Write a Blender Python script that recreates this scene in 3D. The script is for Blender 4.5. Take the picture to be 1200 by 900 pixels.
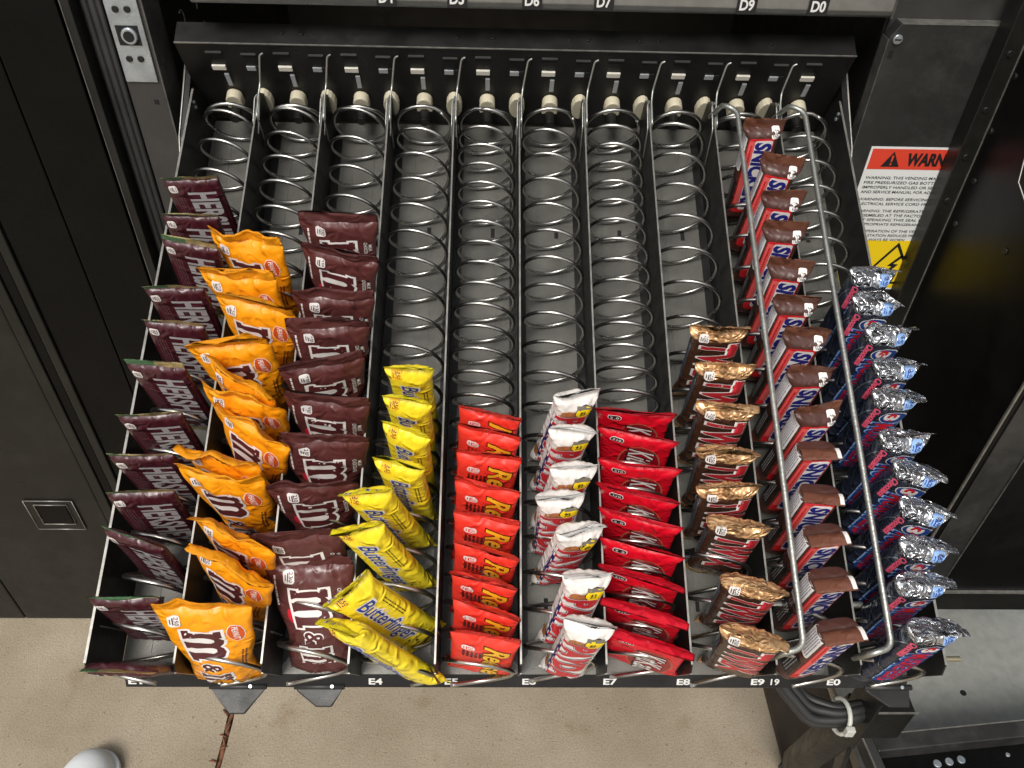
import bpy, bmesh, math, random
import numpy as np
from mathutils import Vector, Matrix

for o in list(bpy.data.objects):
    bpy.data.objects.remove(o)
scene = bpy.context.scene
COL = scene.collection
R = math.radians

# ------------------------------------------------------------------ camera
cam_data = bpy.data.cameras.new('camera')
cam_data.sensor_width = 36.0
cam_data.lens = 28.08
cam_data.clip_start = 0.02
cam_data.clip_end = 300.0
cam = bpy.data.objects.new('camera', cam_data)
COL.objects.link(cam)
cam.matrix_world = Matrix((
    (0.999657, -0.010692, -0.023927, -0.02606),
    (-0.010751, 0.665315, -0.746485, -0.37104),
    (0.0239, 0.746486, 0.664972, 1.40432),
    (0, 0, 0, 1)))
scene.camera = cam

# ------------------------------------------------------------------ daylight
SUN_EL, SUN_AZ = 52.0, 200.0          # soft light from behind the photographer
world = bpy.data.worlds.new('World')
scene.world = world
world.use_nodes = True
nt = world.node_tree
nt.nodes.clear()
sky = nt.nodes.new('ShaderNodeTexSky')
sky.sky_type = 'NISHITA'
sky.sun_disc = False
sky.sun_elevation = R(SUN_EL)
sky.sun_rotation = R(SUN_AZ)
sky.dust_density = 4.0
hs = nt.nodes.new('ShaderNodeHueSaturation')
hs.inputs['Saturation'].default_value = 0.22
bg = nt.nodes.new('ShaderNodeBackground')
bg.inputs['Strength'].default_value = 0.105
wo = nt.nodes.new('ShaderNodeOutputWorld')
nt.links.new(sky.outputs[0], hs.inputs['Color'])
nt.links.new(hs.outputs[0], bg.inputs['Color'])
nt.links.new(bg.outputs[0], wo.inputs['Surface'])
sun_data = bpy.data.lights.new('sun', 'SUN')
sun_data.energy = 1.8
sun_data.angle = R(18)
sun_data.color = (1.0, 0.95, 0.88)
sun = bpy.data.objects.new('sun', sun_data)
COL.objects.link(sun)
az = R(SUN_AZ)
sd = Vector((math.sin(az) * math.cos(R(SUN_EL)), math.cos(az) * math.cos(R(SUN_EL)), math.sin(R(SUN_EL))))
sun.rotation_euler = sd.to_track_quat('Z', 'Y').to_euler()
scene.view_settings.view_transform = 'Standard'
scene.view_settings.look = 'None'
scene.view_settings.gamma = 1.0
scene.view_settings.exposure = 0.35

# ------------------------------------------------------------------ materials
def srgb(r, g, b):
    def f(c):
        c /= 255.0
        return c / 12.92 if c <= 0.04045 else ((c + 0.055) / 1.055) ** 2.4
    return (f(r), f(g), f(b), 1.0)

MATS = {}
def mat(name, col, rough=0.5, metal=0.0, coat=0.0, bump=0.0, bscale=200.0, mott=0.0, mscale=20.0,
        rvar=0.0, spec=0.5, crinkle=0.0, cscale=120.0, crimp=False, dust=0.0, cdist=0.004):
    """Principled material with procedural mottling, roughness wear, bump and wrinkles."""
    m = bpy.data.materials.new(name)
    m.use_nodes = True
    t = m.node_tree
    b = t.nodes['Principled BSDF']
    b.inputs['Base Color'].default_value = col
    b.inputs['Roughness'].default_value = rough
    b.inputs['Metallic'].default_value = metal
    b.inputs['Specular IOR Level'].default_value = spec
    b.inputs['Coat Weight'].default_value = coat
    b.inputs['Coat Roughness'].default_value = 0.12
    tc = t.nodes.new('ShaderNodeTexCoord')
    L = t.links.new
    def noise(scale, detail=4.0, rough_=0.6):
        n = t.nodes.new('ShaderNodeTexNoise')
        n.inputs['Scale'].default_value = scale
        n.inputs['Detail'].default_value = detail
        n.inputs['Roughness'].default_value = rough_
        L(tc.outputs['Object'], n.inputs['Vector'])
        return n
    src = None
    if mott > 0:
        n = noise(mscale)
        mx = t.nodes.new('ShaderNodeMix'); mx.data_type = 'RGBA'
        ramp = t.nodes.new('ShaderNodeMapRange')
        ramp.inputs['From Min'].default_value = 0.3; ramp.inputs['From Max'].default_value = 0.7
        L(n.outputs['Fac'], ramp.inputs['Value'])
        L(ramp.outputs['Result'], mx.inputs['Factor'])
        mx.inputs['A'].default_value = tuple(c * (1 - mott) for c in col[:3]) + (1,)
        mx.inputs['B'].default_value = tuple(min(1, c * (1 + mott)) for c in col[:3]) + (1,)
        src = mx.outputs['Result']
    if dust > 0:
        n = noise(9.0, 8.0, 0.75)
        r2 = t.nodes.new('ShaderNodeMapRange')
        r2.inputs['From Min'].default_value = 0.48; r2.inputs['From Max'].default_value = 0.75
        r2.inputs['To Max'].default_value = dust
        L(n.outputs['Fac'], r2.inputs['Value'])
        mx = t.nodes.new('ShaderNodeMix'); mx.data_type = 'RGBA'
        L(r2.outputs['Result'], mx.inputs['Factor'])
        if src is not None:
            L(src, mx.inputs['A'])
        else:
            mx.inputs['A'].default_value = col
        mx.inputs['B'].default_value = (0.22, 0.21, 0.19, 1)
        src = mx.outputs['Result']
    if src is not None:
        L(src, b.inputs['Base Color'])
    if rvar > 0:
        n = noise(35.0, 6.0, 0.7)
        mr = t.nodes.new('ShaderNodeMapRange')
        mr.inputs['From Min'].default_value = 0.3; mr.inputs['From Max'].default_value = 0.7
        mr.inputs['To Min'].default_value = max(0.03, rough - rvar); mr.inputs['To Max'].default_value = rough + rvar
        L(n.outputs['Fac'], mr.inputs['Value'])
        L(mr.outputs['Result'], b.inputs['Roughness'])
    nrm = None
    def add_bump(height, strength, dist):
        nonlocal nrm
        bp = t.nodes.new('ShaderNodeBump')
        bp.inputs['Strength'].default_value = strength
        bp.inputs['Distance'].default_value = dist
        L(height, bp.inputs['Height'])
        if nrm is not None:
            L(nrm, bp.inputs['Normal'])
        nrm = bp.outputs['Normal']
    if bump > 0:
        add_bump(noise(bscale, 5.0).outputs['Fac'], bump, 0.002)
    if crinkle > 0:
        rg = noise(cscale, 3.0, 0.5)
        rg.noise_type = 'RIDGED_MULTIFRACTAL'
        rg.inputs['Distortion'].default_value = 0.6
        add_bump(rg.outputs['Fac'], crinkle, cdist)
    if crimp:
        uv = t.nodes.new('ShaderNodeUVMap')
        wv = t.nodes.new('ShaderNodeTexWave')
        wv.wave_type = 'BANDS'; wv.bands_direction = 'X'
        wv.inputs['Scale'].default_value = 20.0
        L(uv.outputs[0], wv.inputs['Vector'])
        add_bump(wv.outputs['Fac'], 0.6, 0.0005)
    if nrm is not None:
        L(nrm, b.inputs['Normal'])
    MATS[name] = m
    return m

# wrappers
WR = dict(rvar=0.10, crinkle=0.75, cscale=85.0, cdist=0.006)
mat('maroon_wrap', srgb(66, 24, 32), 0.34, coat=0.2, **WR)
mat('green_foil', srgb(104, 150, 108), 0.34, 0.4, crinkle=0.4, crimp=True)
mat('gold_green_foil', srgb(222, 208, 150), 0.32, 0.6, crinkle=0.4, crimp=True, mott=0.25, mscale=60)
mat('silver_ink', srgb(176, 172, 172), 0.35, 0.15, crinkle=0.2, cscale=70)
mat('dim_ink', srgb(108, 74, 78), 0.45)
mat('dark_maroon_ink', srgb(40, 14, 20), 0.35)
mat('orange_wrap', srgb(244, 156, 16), 0.42, coat=0.1, **WR)
mat('orange_seal', srgb(244, 158, 20), 0.42, crimp=True, **WR)
mat('brown_ink', srgb(82, 36, 38), 0.38, crinkle=0.2, cscale=70)
mat('white_ink', srgb(228, 224, 220), 0.4, crinkle=0.15, cscale=70)
mat('rust_ink', srgb(204, 84, 30), 0.4)
mat('brown_wrap', srgb(88, 46, 44), 0.36, coat=0.15, **WR)
mat('brown_seal', srgb(92, 50, 48), 0.36, crimp=True, **WR)
mat('red_ink', srgb(196, 30, 52), 0.35)
mat('purple_ink', srgb(92, 84, 150), 0.35)
mat('yellow_wrap', srgb(245, 222, 48), 0.34, coat=0.15, **WR)
mat('yellow_seal', srgb(250, 232, 40), 0.36, crimp=True, **WR)
mat('blue_ink', srgb(26, 66, 150), 0.35)
mat('black_ink', srgb(34, 30, 28), 0.45)
mat('cocoa_ink', srgb(96, 60, 34), 0.4)
mat('vermilion_wrap', srgb(236, 58, 44), 0.42, coat=0.05, **WR)
mat('vermilion_seal', srgb(240, 62, 50), 0.44, crimp=True, **WR)
mat('yellow_ink', srgb(246, 190, 44), 0.36)
mat('dark_brown_ink', srgb(64, 14, 10), 0.4)
mat('white_wrap', srgb(226, 220, 214), 0.42, **WR)
mat('white_seal', srgb(236, 234, 230), 0.45, crimp=True, **WR)
mat('brick_ink', srgb(190, 44, 52), 0.35)
mat('navy_ink', srgb(36, 34, 92), 0.35)
mat('peanut_ink', srgb(176, 112, 66), 0.4, mott=0.35, mscale=250)
mat('bright_yellow_ink', srgb(246, 214, 30), 0.4)
mat('grey_ink', srgb(112, 108, 96), 0.4)
mat('crimson_wrap', srgb(214, 14, 38), 0.38, coat=0.1, **WR)
mat('crimson_seal', srgb(222, 22, 46), 0.4, crimp=True, **WR)
mat('crimson_dark_ink', srgb(150, 16, 32), 0.35)
mat('tan_ink', srgb(180, 104, 76), 0.4)
mat('cocoa_wrap', srgb(66, 42, 30), 0.3, coat=0.25, rvar=0.08, crinkle=0.8, cscale=90, cdist=0.006)
mat('gold_foil', srgb(230, 182, 132), 0.32, 0.55, crinkle=1.0, cscale=130, cdist=0.012, mott=0.3, mscale=60)
mat('gold_seal', srgb(234, 190, 140), 0.34, 0.55, crinkle=1.0, cscale=130, cdist=0.009, crimp=True, mott=0.25, mscale=60)
mat('choc_wrap', srgb(74, 44, 37), 0.40, coat=0.05, rvar=0.08, crinkle=0.5, cscale=90, cdist=0.006)
mat('choc_seal', srgb(122, 76, 58), 0.34, 0.1, crimp=True, **WR)
mat('coral_ink', srgb(226, 96, 92), 0.38)
mat('scarlet_ink', srgb(206, 36, 44), 0.36)
mat('royal_ink', srgb(40, 40, 122), 0.36)
mat('silver_foil', srgb(206, 208, 212), 0.2, 0.95, crinkle=1.0, cscale=150, cdist=0.011, mott=0.12, mscale=80)
mat('silver_seal', srgb(212, 214, 218), 0.22, 0.95, crinkle=1.0, cscale=150, cdist=0.009, crimp=True)
mat('black_wrap', srgb(48, 54, 72), 0.28, 0.4, coat=0.3, rvar=0.06, crinkle=0.8, cscale=90, cdist=0.006)
mat('steel_ink', srgb(150, 156, 166), 0.25, 0.8)
mat('cobalt_ink', srgb(40, 74, 150), 0.3, 0.2)
mat('pink_ink', srgb(214, 84, 110), 0.38)
mat('pale_blue_ink', srgb(140, 176, 226), 0.35)
# machine
mat('black_metal', srgb(21, 21, 20), 0.40, 0.0, rvar=0.12, bump=0.12, bscale=900, mott=0.3, mscale=14, dust=0.05, spec=0.4)
mat('tray_floor_metal', srgb(94, 93, 88), 0.42, 0.3, rvar=0.12, bump=0.15, bscale=700, mott=0.28, mscale=18, dust=0.25)
mat('worn_edge', srgb(150, 148, 142), 0.4, 0.7, mott=0.3, mscale=90)
mat('spring_steel', srgb(192, 190, 185), 0.30, 1.0, rvar=0.07, mott=0.2, mscale=60)
mat('galvanised_rod', srgb(176, 178, 172), 0.38, 0.85, rvar=0.1, bump=0.2, bscale=400, mott=0.15, mscale=120)
mat('ivory_plastic', srgb(196, 188, 164), 0.5, mott=0.1)
mat('white_plastic', srgb(206, 202, 190), 0.45)
mat('grey_plastic', srgb(150, 154, 155), 0.45)
mat('hole_black', srgb(7, 7, 7), 0.8)
mat('label_black', srgb(24, 25, 28), 0.35, rvar=0.1, dust=0.06)
mat('label_white', srgb(214, 214, 210), 0.5)
mat('zinc_plate', srgb(176, 184, 190), 0.34, 0.75, rvar=0.1, bump=0.25, bscale=300, mott=0.18, mscale=50)
mat('gloss_black', srgb(9, 9, 9), 0.30, rvar=0.06, mott=0.2, mscale=10, dust=0.012, spec=0.16)
mat('polished_black', srgb(9, 9, 9), 0.36, rvar=0.05, dust=0.03, spec=0.32)
mat('dull_edge', srgb(84, 83, 80), 0.45, 0.4, mott=0.4, mscale=60)
mat('satin_black', srgb(22, 22, 20), 0.36, spec=0.4, rvar=0.10, bump=0.1, bscale=800, dust=0.05)
mat('cabinet_grey', srgb(50, 49, 48), 0.45, rvar=0.1, bump=0.12, bscale=700, mott=0.12, dust=0.06)
mat('panel_charcoal', srgb(38, 38, 37), 0.4, rvar=0.12, bump=0.12, bscale=800, mott=0.15, dust=0.16)
mat('gasket_rubber', srgb(40, 40, 40), 0.55, mott=0.2, dust=0.08)
mat('ledge_grey', srgb(138, 140, 135), 0.6, rvar=0.08, bump=0.3, bscale=500, mott=0.12, mscale=60)
mat('brown_mat', srgb(58, 49, 40), 0.6, bump=0.3, bscale=500, mott=0.2, mscale=30)
mat('sticker_white', srgb(214, 216, 214), 0.4)
mat('sticker_red', srgb(208, 66, 46), 0.4)
mat('sticker_yellow', srgb(232, 200, 28), 0.4)
mat('sticker_black', srgb(28, 28, 30), 0.45)
mat('aluminium', srgb(150, 152, 150), 0.35, 0.8, rvar=0.1, mott=0.12, mscale=60)
mat('cable_black', srgb(40, 40, 40), 0.5)
mat('nylon_white', srgb(188, 188, 180), 0.5)
mat('brass_pin', srgb(170, 160, 130), 0.35, 0.8)
mat('shoe_white', srgb(226, 230, 232), 0.45, bump=0.2, bscale=300)
mat('root_brown', srgb(112, 72, 50), 0.8, bump=0.6, bscale=200, mott=0.4, mscale=90)
mat('joint_soil', srgb(92, 80, 66), 0.95, bump=0.5, bscale=200, mott=0.3, mscale=60)

def concrete():
    m = bpy.data.materials.new('concrete'); m.use_nodes = True
    t = m.node_tree; b = t.nodes['Principled BSDF']; L = t.links.new
    b.inputs['Roughness'].default_value = 0.88
    tc = t.nodes.new('ShaderNodeTexCoord')
    def noise(s, d, r=0.6):
        n = t.nodes.new('ShaderNodeTexNoise'); n.inputs['Scale'].default_value = s
        n.inputs['Detail'].default_value = d; n.inputs['Roughness'].default_value = r
        L(tc.outputs['Object'], n.inputs['Vector']); return n
    def ramp(n, stops):
        r = t.nodes.new('ShaderNodeValToRGB'); e = r.color_ramp.elements
        e[0].position, e[0].color = stops[0]; e[1].position, e[1].color = stops[-1]
        for p, c in stops[1:-1]:
            x = e.new(p); x.color = c
        L(n.outputs['Fac'], r.inputs['Fac']); return r
    base = ramp(noise(5.0, 6.0), [(0.3, srgb(148, 135, 115)), (0.7, srgb(175, 163, 144))])
    grain = ramp(noise(330.0, 6.0, 0.75), [(0.30, (0.30, 0.28, 0.25, 1)), (0.46, (0.88, 0.87, 0.85, 1)), (0.72, (1.25, 1.24, 1.2, 1))])
    mx = t.nodes.new('ShaderNodeMix'); mx.data_type = 'RGBA'; mx.blend_type = 'MULTIPLY'
    mx.inputs['Factor'].default_value = 0.8
    L(base.outputs[0], mx.inputs['A']); L(grain.outputs[0], mx.inputs['B'])
    st = ramp(noise(11.0, 4.0, 0.55), [(0.60, (0, 0, 0, 1)), (0.78, (1, 1, 1, 1))])
    mx2 = t.nodes.new('ShaderNodeMix'); mx2.data_type = 'RGBA'; mx2.blend_type = 'MULTIPLY'
    L(st.outputs[0], mx2.inputs['Factor'])
    L(mx.outputs['Result'], mx2.inputs['A']); mx2.inputs['B'].default_value = (0.72, 0.62, 0.52, 1)
    sp = ramp(noise(120.0, 3.0, 0.5), [(0.66, (1, 1, 1, 1)), (0.72, (0.5, 0.47, 0.43, 1))])
    mx3 = t.nodes.new('ShaderNodeMix'); mx3.data_type = 'RGBA'; mx3.blend_type = 'MULTIPLY'
    mx3.inputs['Factor'].default_value = 0.8
    L(mx2.outputs['Result'], mx3.inputs['A']); L(sp.outputs[0], mx3.inputs['B'])
    L(mx3.outputs['Result'], b.inputs['Base Color'])
    bp = t.nodes.new('ShaderNodeBump'); bp.inputs['Strength'].default_value = 0.7; bp.inputs['Distance'].default_value = 0.0025
    L(noise(260.0, 6.0, 0.75).outputs['Fac'], bp.inputs['Height'])
    L(bp.outputs['Normal'], b.inputs['Normal'])
    MATS['concrete'] = m
concrete()

# ------------------------------------------------------------------ mesh helpers
def link(name, mesh, mats, parent=None, kind=None, matrix=None):
    o = bpy.data.objects.new(name, mesh)
    COL.objects.link(o)
    if mesh is not None and mats is not None and not mesh.materials:
        for m in (mats if isinstance(mats, (list, tuple)) else [mats]):
            mesh.materials.append(MATS[m])
    if parent is not None:
        o.parent = parent
    if matrix is not None:
        o.matrix_world = matrix
    if kind:
        o['kind'] = kind
    return o

def tag(o, label, cat, group=None):
    o['label'] = label; o['category'] = cat
    if group:
        o['group'] = group
    return o

def empty(name, loc=(0, 0, 0), matrix=None):
    o = bpy.data.objects.new(name, None)
    COL.objects.link(o)
    o.empty_display_size = 0.05
    if matrix is not None:
        o.matrix_world = matrix
    else:
        o.location = loc
    return o

def bm_mesh(bm, name, smooth=False):
    me = bpy.data.meshes.new(name)
    bmesh.ops.recalc_face_normals(bm, faces=bm.faces[:])
    bm.to_mesh(me); bm.free()
    if smooth:
        for p in me.polygons:
            p.use_smooth = True
    return me

def add_box(bm, lo, hi, bevel=0.0):
    vs = [bm.verts.new((x, y, z)) for x in (lo[0], hi[0]) for y in (lo[1], hi[1]) for z in (lo[2], hi[2])]
    fs = [(0, 1, 3, 2), (4, 6, 7, 5), (0, 4, 5, 1), (2, 3, 7, 6), (0, 2, 6, 4), (1, 5, 7, 3)]
    faces = [bm.faces.new([vs[i] for i in f]) for f in fs]
    if bevel > 0:
        es = set()
        for f in faces:
            es.update(f.edges)
        bmesh.ops.bevel(bm, geom=list(es), offset=bevel, segments=2, affect='EDGES', profile=0.5)
    return vs

def box(name, lo, hi, m, parent=None, bevel=0.0, kind=None):
    bm = bmesh.new(); add_box(bm, lo, hi, bevel)
    return link(name, bm_mesh(bm, name), m, parent, kind)

def prism(name, pts, axis, a, b, m, parent=None, bevel=0.0, kind=None):
    """polygon extruded along an axis; pts are the other two coordinates in order"""
    bm = bmesh.new()
    def mk(p, t):
        return {'x': (t, p[0], p[1]), 'y': (p[0], t, p[1]), 'z': (p[0], p[1], t)}[axis]
    A = [bm.verts.new(mk(p, a)) for p in pts]; B = [bm.verts.new(mk(p, b)) for p in pts]
    bm.faces.new(A); bm.faces.new(B[::-1])
    n = len(pts)
    for i in range(n):
        bm.faces.new([A[i], A[(i + 1) % n], B[(i + 1) % n], B[i]])
    if bevel > 0:
        bmesh.ops.bevel(bm, geom=bm.edges[:], offset=bevel, segments=2, affect='EDGES', profile=0.5)
    return link(name, bm_mesh(bm, name), m, parent, kind)

def tube_arrays(path, r, sides=8, cap=True):
    P = np.asarray(path, float); n = len(P)
    T = np.gradient(P, axis=0); T /= np.linalg.norm(T, axis=1)[:, None]
    N = np.zeros_like(P)
    ref = np.array([0, 0, 1.0]) if abs(T[0][2]) < 0.9 else np.array([1.0, 0, 0])
    v = np.cross(np.cross(T[0], ref), T[0]); N[0] = v / np.linalg.norm(v)
    for i in range(1, n):
        v = N[i - 1] - T[i] * np.dot(N[i - 1], T[i]); N[i] = v / np.linalg.norm(v)
    Bn = np.cross(T, N)
    ang = np.linspace(0, 2 * math.pi, sides, endpoint=False)
    rr = np.broadcast_to(np.asarray(r, float), (n,))
    V = P[:, None, :] + rr[:, None, None] * (np.cos(ang)[None, :, None] * N[:, None, :] + np.sin(ang)[None, :, None] * Bn[:, None, :])
    F = []
    for i in range(n - 1):
        for j in range(sides):
            k = (j + 1) % sides
            F.append((i * sides + j, i * sides + k, (i + 1) * sides + k, (i + 1) * sides + j))
    if cap:
        F.append(tuple(range(sides))[::-1]); F.append(tuple((n - 1) * sides + j for j in range(sides)))
    return V.reshape(-1, 3), F

def tube(name, path, r, m, parent=None, sides=8, kind=None):
    V, F = tube_arrays(path, r, sides)
    me = bpy.data.meshes.new(name)
    me.from_pydata(V.tolist(), [], F); me.update()
    for p in me.polygons:
        p.use_smooth = len(p.vertices) == 4
    return link(name, me, m, parent, kind)

def fillet(pts, rad, seg=6):
    """round the corners of a polyline"""
    out = [np.array(pts[0], float)]
    for i in range(1, len(pts) - 1):
        a, b, c = (np.array(pts[k], float) for k in (i - 1, i, i + 1))
        u = (a - b) / np.linalg.norm(a - b); w = (c - b) / np.linalg.norm(c - b)
        p, q = b + u * rad, b + w * rad
        for t in np.linspace(0, 1, seg):
            out.append((1 - t) ** 2 * p + 2 * t * (1 - t) * b + t * t * q)
    out.append(np.array(pts[-1], float))
    return out

def disc(name, c, r, h, axis, m, parent=None, seg=20, bevel=0.0):
    d = {'x': Vector((1, 0, 0)), 'y': Vector((0, 1, 0)), 'z': Vector((0, 0, 1))}[axis]
    bm = bmesh.new()
    bmesh.ops.create_cone(bm, cap_ends=True, segments=seg, radius1=r, radius2=r, depth=h)
    if bevel:
        es = [e for e in bm.edges if len(e.link_faces) == 2 and any(len(f.verts) > 4 for f in e.link_faces)]
        bmesh.ops.bevel(bm, geom=es, offset=bevel, segments=3, affect='EDGES', profile=0.5)
    bmesh.ops.transform(bm, matrix=Matrix.Translation(c) @ d.to_track_quat('Z', 'Y').to_matrix().to_4x4(), verts=bm.verts[:])
    return link(name, bm_mesh(bm, name), m, parent)

# ------------------------------------------------------------------ flat print (lettering and shapes in mm)
def tri_mesh_from_bm(bm, grid):
    bm.normal_update()
    bmesh.ops.triangulate(bm, faces=bm.faces[:], ngon_method='EAR_CLIP')
    if grid:
        xs = [v.co.x for v in bm.verts]; ys = [v.co.y for v in bm.verts]
        for ax, lo, hi in ((0, min(xs), max(xs)), (1, min(ys), max(ys))):
            k = math.floor(lo / grid) + 1
            while k * grid < hi:
                co = [0, 0, 0]; no = [0, 0, 0]; co[ax] = k * grid; no[ax] = 1
                bmesh.ops.bisect_plane(bm, geom=bm.verts[:] + bm.edges[:] + bm.faces[:], dist=1e-5, plane_co=co, plane_no=no)
                k += 1
    bm.verts.ensure_lookup_table()
    V = np.array([(v.co.x, v.co.y) for v in bm.verts])
    bm.verts.index_update()
    F = [tuple(v.index for v in f.verts) for f in bm.faces]
    bm.free()
    return V, F

TXT = {}
def text_flat(s, off=0.0, shear=0.0, spacing=1.0):
    key = (s, off, shear, spacing)
    if key not in TXT:
        cu = bpy.data.curves.new('t', 'FONT')
        cu.body = s; cu.size = 1.0; cu.offset = off; cu.shear = shear; cu.space_character = spacing
        cu.resolution_u = 3; cu.fill_mode = 'FRONT'
        o = bpy.data.objects.new('t', cu); COL.objects.link(o)
        dg = bpy.context.evaluated_depsgraph_get()
        me = o.evaluated_get(dg).to_mesh()
        V = np.array([tuple(v.co[:2]) for v in me.vertices]); F = [tuple(p.vertices) for p in me.polygons]
        o.evaluated_get(dg).to_mesh_clear()
        bpy.data.objects.remove(o); bpy.data.curves.remove(cu)
        TXT[key] = (V, F)
    return TXT[key]

def bm_from(V, F):
    bm = bmesh.new()
    vs = [bm.verts.new((x, y, 0)) for x, y in V]
    for f in F:
        try:
            bm.faces.new([vs[i] for i in f])
        except ValueError:
            pass
    return bm

GRID = 4.0
def p_text(s, s0, v0, cap, length, off=0.0, shear=0.0, spacing=1.0, rot=True, ref=0.0):
    """Lettering: cap height and total length in mm. rot=True reads downwards with the letter tops to the right."""
    V, F = text_flat(s, off, shear, spacing)
    V0, _ = text_flat(s, ref, shear, spacing)
    lo, hi = V0.min(0), V0.max(0)
    U = (V - lo) / (hi - lo)
    if rot:
        Q = np.c_[s0 + U[:, 1] * cap, v0 - U[:, 0] * length]
    else:
        Q = np.c_[s0 + U[:, 0] * length, v0 + U[:, 1] * cap]
    return tri_mesh_from_bm(bm_from(Q, F), GRID)

def p_poly(pts, grid=GRID):
    return tri_mesh_from_bm(bm_from(pts, [tuple(range(len(pts)))]), grid)

def p_rect(s0, v0, w, h, grid=GRID):
    return p_poly([(s0, v0), (s0 + w, v0), (s0 + w, v0 + h), (s0, v0 + h)], grid)

def p_round(s0, v0, w, h, r, grid=GRID):
    pts = []
    for cx, cy, a0 in ((s0 + w - r, v0 + h - r, 0), (s0 + r, v0 + h - r, 90), (s0 + r, v0 + r, 180), (s0 + w - r, v0 + r, 270)):
        for k in range(5):
            a = R(a0 + k * 22.5); pts.append((cx + r * math.cos(a), cy + r * math.sin(a)))
    return p_poly(pts, grid)

def p_ell(cs, cv, a, b, n=24, wob=0.0, seed=0):
    rnd = random.Random(seed)
    return p_poly([(cs + a * (1 + rnd.uniform(-wob, wob)) * math.cos(2 * math.pi * k / n),
                    cv + b * (1 + rnd.uniform(-wob, wob)) * math.sin(2 * math.pi * k / n)) for k in range(n)])

M_GLYPH = [(0, 0), (.25, 0), (.25, 0.02), (.22, .10), (.21, .50), (.26, .57), (.34, .57), (.385, .50), (.375, .10), (.35, .02), (.35, 0),
           (.60, 0), (.60, .02), (.565, .10), (.555, .5), (.60, .57), (.68, .57), (.73, .5), (.72, .10), (.70, .02), (.69, 0), (1, 0), (1, .13),
           (.93, .13), (.93, .55), (.86, .70), (.72, .74), (.60, .70), (.54, .64), (.46, .71), (.34, .74), (.23, .66), (.23, .72), (0, .72),
           (0, .59), (.05, .59), (.05, .13), (0, .13)]
M_BACK = [(-.05, -.05), (1.05, -.05), (1.05, .18), (.98, .18), (.98, .57), (.90, .75), (.72, .80), (.60, .76), (.54, .71), (.47, .77), (.34, .80),
          (.28, .75), (.28, .78), (-.05, .78), (-.05, .54), (.0, .54), (.0, .18), (-.05, .18)]

def p_glyph(pts, s0, v0, cap, length):
    return p_poly([(s0 + y / .74 * cap, v0 - x * length) for x, y in pts])

def badge(num, s, v, ink='black_ink', back='white_ink', w=9.0, h=10.5, r=2.4):
    return [(back, 'front', 3, p_round(s - w / 2, v - h / 2, w, h, r), 1),
            (ink, 'front', 4, p_text(num, s + 0.2, v + h * 0.36, w * 0.36, h * 0.72, 0.012), 1),
            (ink, 'front', 4, p_rect(s - w * 0.14, v - h * 0.30, w * 0.10, h * 0.6), 1),
            (ink, 'front', 4, p_rect(s - w * 0.34, v - h * 0.22, w * 0.08, h * 0.44), 1)]

def lines(ink, s0, v0, w, n, pitch, hgt, seed, face='front', rot=True, lay=1):
    """unreadable small print as broken hair lines"""
    rnd = random.Random(seed); out = []
    for k in range(n):
        p = 0.0
        while p < w:
            seg = rnd.uniform(1.5, 5.0); e = min(w, p + seg)
            if rot:
                out.append((ink, face, lay, p_rect(s0 + k * pitch, v0 - e, hgt, e - p, None)))
            else:
                out.append((ink, face, lay, p_rect(s0 + p, v0 - k * pitch, e - p, hgt, None)))
            p = e + rnd.uniform(0.5, 1.0)
    return out

# ------------------------------------------------------------------ wrapped candy
def sstep(x):
    x = np.clip(x, 0, 1)
    return x * x * (3 - 2 * x)

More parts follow.
